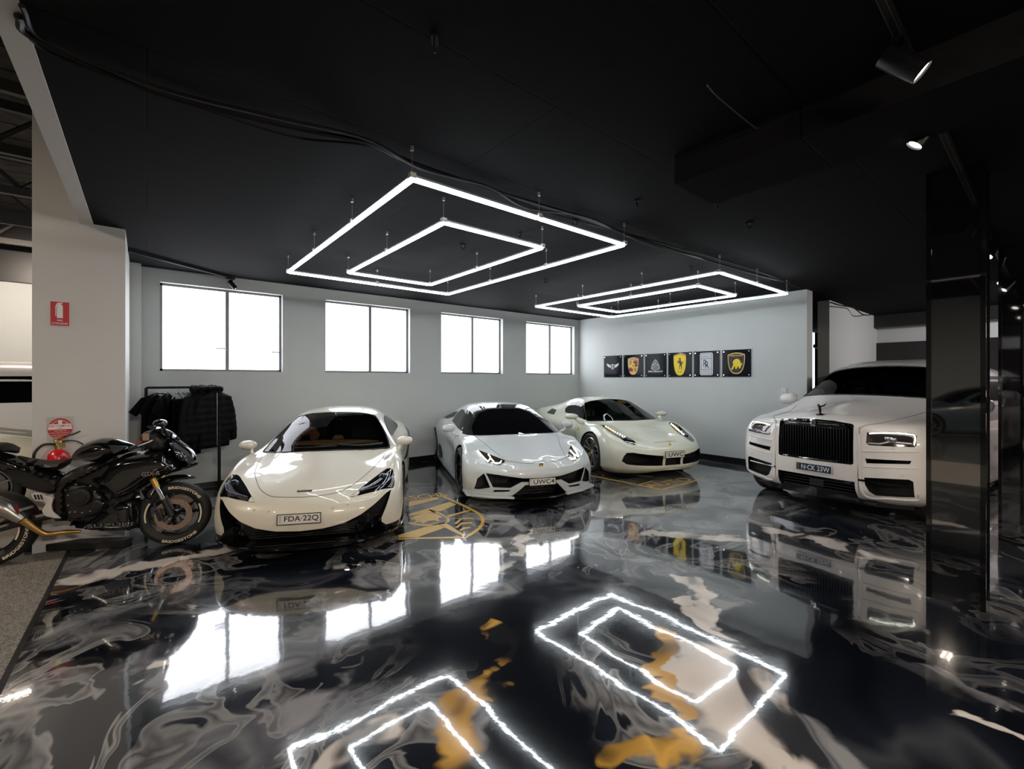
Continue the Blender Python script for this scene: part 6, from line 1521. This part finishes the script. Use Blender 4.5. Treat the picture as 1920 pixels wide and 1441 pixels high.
def garment(x, rz, kind, L, label, T=.025, name='t_shirt', cat='t-shirt'):
    h = hanger(x, rz); tag(h, 'black hanger holding the ' + ' '.join(label.replace(',', '').split()[:11]), 'hanger')
    t = empty(name, (x, RY, RZ), rz, label, cat, 'black garments on the clothes rail' if False else None)
    P = {'t': tshirt, 'p': trousers, 'j': jacket}[kind](L)
    m = MB(); wob = random.uniform(0, 6)
    def fn(p, hh, sg):
        if kind == 'j': hh *= .8 + .2 * abs(sin(p[1] * 34))
        return hh + sg * .008 * sin(p[0] * 40 + wob + p[1] * 3) * (1 if hh > .004 else 0)
    inflate(m, P, T, .05, .022 if kind == 'j' else .03, fn=fn, edge=.004); m.build('body', PUF if kind == 'j' else CLO, t, smooth=True, angle=60)
    if kind == 'j':
        m = MB(); m.tube([(0, -T - .01, -.08), (0, -T - .012, -L + .03)], .003, 6); m.build('zip', ALU, t)
        m = MB(); m.tube(cr([(-.08, 0, -.06), (-.07, -.05, -.02), (0, -.07, -.01), (.07, -.05, -.02), (.08, 0, -.06), (.05, .04, .0), (-.05, .04, 0)], 4, True), .028, 8, closed=True); m.build('collar', PUF, t, smooth=True)
    return t
X0 = a.x
wd = b_.x - a.x
def fx(px): return onY(px, 730, RY).x
t = garment(fx(297), R(28), 't', .72, 'black t-shirt with a red neck label, first on the left of the rail', .03)
m = MB(); m.tube(cr([(-.06, -.028, -.10), (0, -.034, -.125), (.06, -.028, -.10)], 4), .006, 6); m.build('neck_label', mat('red label', (.35, .01, .01), .6), t)
garment(fx(303), R(45), 't', .74, 'second black t-shirt, tucked behind the one with the red label', .022)
garment(fx(312), R(62), 't', .74, 'third black t-shirt from the left on the rail', .022)
pos = ['fourth', 'fifth', 'sixth', 'seventh', 'eighth']
for k, px in enumerate((332, 341, 349, 357, 365)):
    garment(fx(px), R(72 - k * 3), 'p', .92, 'pair of folded black trousers, %s garment from the left on the rail' % pos[k], .02, 'trousers', 'trousers')
garment(fx(370), R(50), 'j', .82, 'black quilted jacket nearest to the trousers on the rail', .05, 'jacket', 'jacket')
garment(fx(383), R(42), 'j', .84, 'middle black quilted jacket of the three on the rail', .05, 'jacket', 'jacket')
garment(fx(401), R(30), 'j', .84, 'rightmost black quilted jacket with a pale zip on the rail', .055, 'jacket', 'jacket')

# ------------------------------------------------------------------ painted floor emblems
def floor_prism(mb, pts, z=.0012, t=.0012):
    P = [fl(x, y) for x, y in pts]; mb.prism([(p.x, p.y) for p in P], (0, 0, z), (1, 0, 0), (0, 1, 0), (0, 0, 1), t)
GF = mat('gold floor paint', (.62, .36, .06), .35, coat=.8)
E = empty('floor_crest', fl(850, 970), 0, 'gold crest outline painted on the floor beside the cream car', 'floor marking')
def fpart(root, name, polys, m=GF):
    b = MB()
    for P in polys:
        q = [fl(x, y) - root.location for x, y in P]; b.prism([(p.x, p.y) for p in q], (0, 0, .001), (1, 0, 0), (0, 1, 0), (0, 0, 1), .0012)
    return b.build(name, m, root)
Z8 = lambda L: [(740 + x / 3.2, 900 + y / 3.2) for x, y in L]
outer = cr([(275, 88, 0), (300, 95, 0), (400, 140, 0), (500, 190, 0), (535, 225, 0), (535, 265, 0), (500, 305, 0), (430, 348, 0)], 4)
inner = cr([(268, 98, 0), (290, 104, 0), (395, 150, 0), (485, 196, 0), (515, 228, 0), (515, 262, 0), (480, 300, 0), (418, 338, 0)], 4)
fpart(E, 'crest_outline', [Z8([(p.x, p.y) for p in outer] + [(p.x, p.y) for p in inner[::-1]]), Z8([(20, 355), (430, 348), (418, 338), (20, 345)])])
for _q in [Z8([(85, 130), (255, 100), (270, 112), (85, 160)]), Z8([(80, 205), (330, 130), (370, 145), (280, 185), (90, 215)]), Z8([(20, 330), (250, 262), (300, 285), (130, 345), (20, 350)])]: fpart(E, 'crest_bar', [_q])
ring_o = cr([(205, 175, 0), (270, 195, 0), (320, 220, 0), (330, 245, 0), (290, 262, 0), (180, 275, 0), (85, 262, 0), (85, 255, 0)], 4); ring_i = cr([(210, 184, 0), (262, 202, 0), (305, 224, 0), (312, 243, 0), (280, 254, 0), (180, 266, 0), (90, 254, 0), (86, 250, 0)], 4)
fpart(E, 'crest_shield', [Z8([(p.x, p.y) for p in ring_o] + [(p.x, p.y) for p in ring_i[::-1]]), Z8([(300, 215), (450, 178), (456, 184), (318, 222)]), Z8([(255, 262), (300, 252), (430, 335), (420, 342)])])
fpart(E, 'crest_horse', [Z8([(90, 235), (120, 215), (160, 205), (200, 195), (250, 200), (290, 222), (260, 228), (270, 250), (240, 240), (200, 245), (170, 262), (150, 248), (110, 262), (130, 240)])])
fpart(E, 'crest_antler', [Z8([(355, 260), (400, 225), (470, 225), (470, 232), (405, 234), (375, 262)]), Z8([(360, 285), (400, 255), (465, 252), (465, 259), (405, 264), (378, 286)]), Z8([(385, 300), (410, 285), (455, 280), (455, 287), (415, 294), (400, 305)])])
b = MB(); o_ = fl(775, 933) - E.location; u_ = (fl(820, 929) - fl(760, 936)).normalized(); v_ = Vector((-u_.y, u_.x, 0))
put_text(b, 'PORSCHE', o_ + Vector((0, 0, .002)), u_, v_, .22, .95, .001, .01); b.build('crest_lettering', GF, E)
F = empty('floor_lettering', fl(1240, 905), 0, 'gold line frame with lettering painted on the floor before the ivory car', 'floor marking')
Z2 = lambda L: [(1020 + x / 6.194, 725 + y / 6.194) for x, y in L]
fpart(F, 'frame_line', [Z2([(520, 968), (1260, 1040), (1260, 1046), (520, 976)]), Z2([(520, 1020), (1370, 1188), (1370, 1198), (520, 1030)]), Z2([(1370, 1186), (1880, 1050), (1890, 1056), (1380, 1198)]), Z2([(1080, 1135), (1260, 1088), (1268, 1094), (1090, 1142)])])
b = MB(); o_ = fl(*Z2([(1440, 1110)])[0]) - F.location; u_ = (fl(*Z2([(1700, 1060)])[0]) - fl(*Z2([(1200, 1150)])[0])).normalized(); v_ = Vector((-u_.y, u_.x, 0))
put_text(b, 'AUTO', o_ + Vector((0, 0, .002)), u_, v_, .22, 1.0, .001, .01); b.build('gold_lettering', GF, F)

# ------------------------------------------------------------------ person sitting behind the SUV's windscreen
def skinned(name, pts, edges, radii, m, parent=None, sub=2, root=0):
    me = bpy.data.meshes.new(name); me.from_pydata(pts, edges, []); o = bpy.data.objects.new(name, me); col.objects.link(o)
    sk = o.modifiers.new('skin', 'SKIN')
    for i, v in enumerate(me.skin_vertices[0].data): v.radius = (radii[i], radii[i]) if not isinstance(radii[i], tuple) else radii[i]; v.use_root = (i == root)
    sb = o.modifiers.new('sub', 'SUBSURF'); sb.levels = sub; sb.render_levels = sub
    bpy.context.view_layer.update(); dg = bpy.context.evaluated_depsgraph_get(); nm = bpy.data.meshes.new_from_object(o.evaluated_get(dg)); o.modifiers.clear(); o.data = nm
    nm.materials.append(m); nm.polygons.foreach_set('use_smooth', [True] * len(nm.polygons))
    if parent: o.parent = parent
    return o
suv = [o for o in bpy.data.objects if o.name == 'luxury_suv'][0]
Ms = Matrix.Translation(suv.location) @ Matrix.Rotation(suv.rotation_euler[2], 4, 'Z')
pw = Ms @ Vector((-1.74, -.40, .82))
pe = empty('person', pw, suv.rotation_euler[2], 'person in dark clothes sitting at the wheel of the big white SUV', 'person')
SKIN = mat('skin', (.42, .23, .16), .5); HAIR = mat('dark hair', (.012, .009, .008), .7); SHIRT = mat('dark shirt', (.015, .015, .017), .8)
skinned('body', [(0, 0, 0), (-.02, 0, .18), (-.01, 0, .38), (0, 0, .50), (.015, 0, .57), (.03, 0, .64), (.04, 0, .72),
    (.0, .17, .47), (.12, .23, .27), (.30, .17, .40), (.36, .15, .44), (.0, -.17, .47), (.12, -.23, .27), (.30, -.17, .40), (.36, -.15, .44), (.38, .10, -.02), (.42, .11, -.42), (.38, -.10, -.02), (.42, -.11, -.42)],
    [(0, 1), (1, 2), (2, 3), (3, 4), (4, 5), (5, 6), (3, 7), (7, 8), (8, 9), (9, 10), (3, 11), (11, 12), (12, 13), (13, 14), (0, 15), (15, 16), (0, 17), (17, 18)],
    [.15, .14, .15, .11, .055, .085, .095, .06, .045, .033, .038, .06, .045, .033, .038, .075, .05, .075, .05], SKIN, pe)
m = MB(); m.sph((-.0, 0, .735), (.105, .092, .085), 20, 12); m.sph((-.04, 0, .68), (.075, .088, .10), 20, 12); m.build('hair', HAIR, pe, smooth=True)
m = MB(); m.tube([(-.0, 0, -.05), (-.02, 0, .18), (-.01, 0, .40), (0, 0, .50)], [.165, .155, .17, .10], 20)
for sg in (-1, 1): m.tube([(0, sg * .12, .47), (.0, sg * .19, .45), (.12, sg * .24, .27)], [.075, .07, .055], 12)
m.build('shirt', SHIRT, pe, smooth=True)
for sg in (-1, 1):
    m = MB(); m.sph((.118, sg * .032, .672), (.012, .016, .010), 10, 6); m.build('eye', mat('eye white', (.6, .58, .55), .3), pe, smooth=True)
    m = MB(); m.sph((.03, sg * .090, .665), (.02, .012, .03), 10, 6); m.build('ear', SKIN, pe, smooth=True)
    for k in range(5):
        m = MB(); y0 = sg * .15 + (k - 2) * .017; m.tube([(.37, y0, .44), (.41, y0 * .97, .455), (.43, y0 * .95, .435), (.42, y0 * .93, .415)], [.010, .009, .008, .007], 8); m.build('finger', SKIN, pe, smooth=True)
m = MB(); m.tube([(.118, 0, .68), (.142, 0, .648), (.12, 0, .640)], [.009, .014, .010], 8); m.build('nose', SKIN, pe, smooth=True)
m = MB(); m.tube([(.116, -.024, .612), (.125, 0, .613), (.116, .024, .612)], [.004, .008, .004], 8); m.build('mouth', mat('lips', (.35, .12, .10), .5), pe, smooth=True)
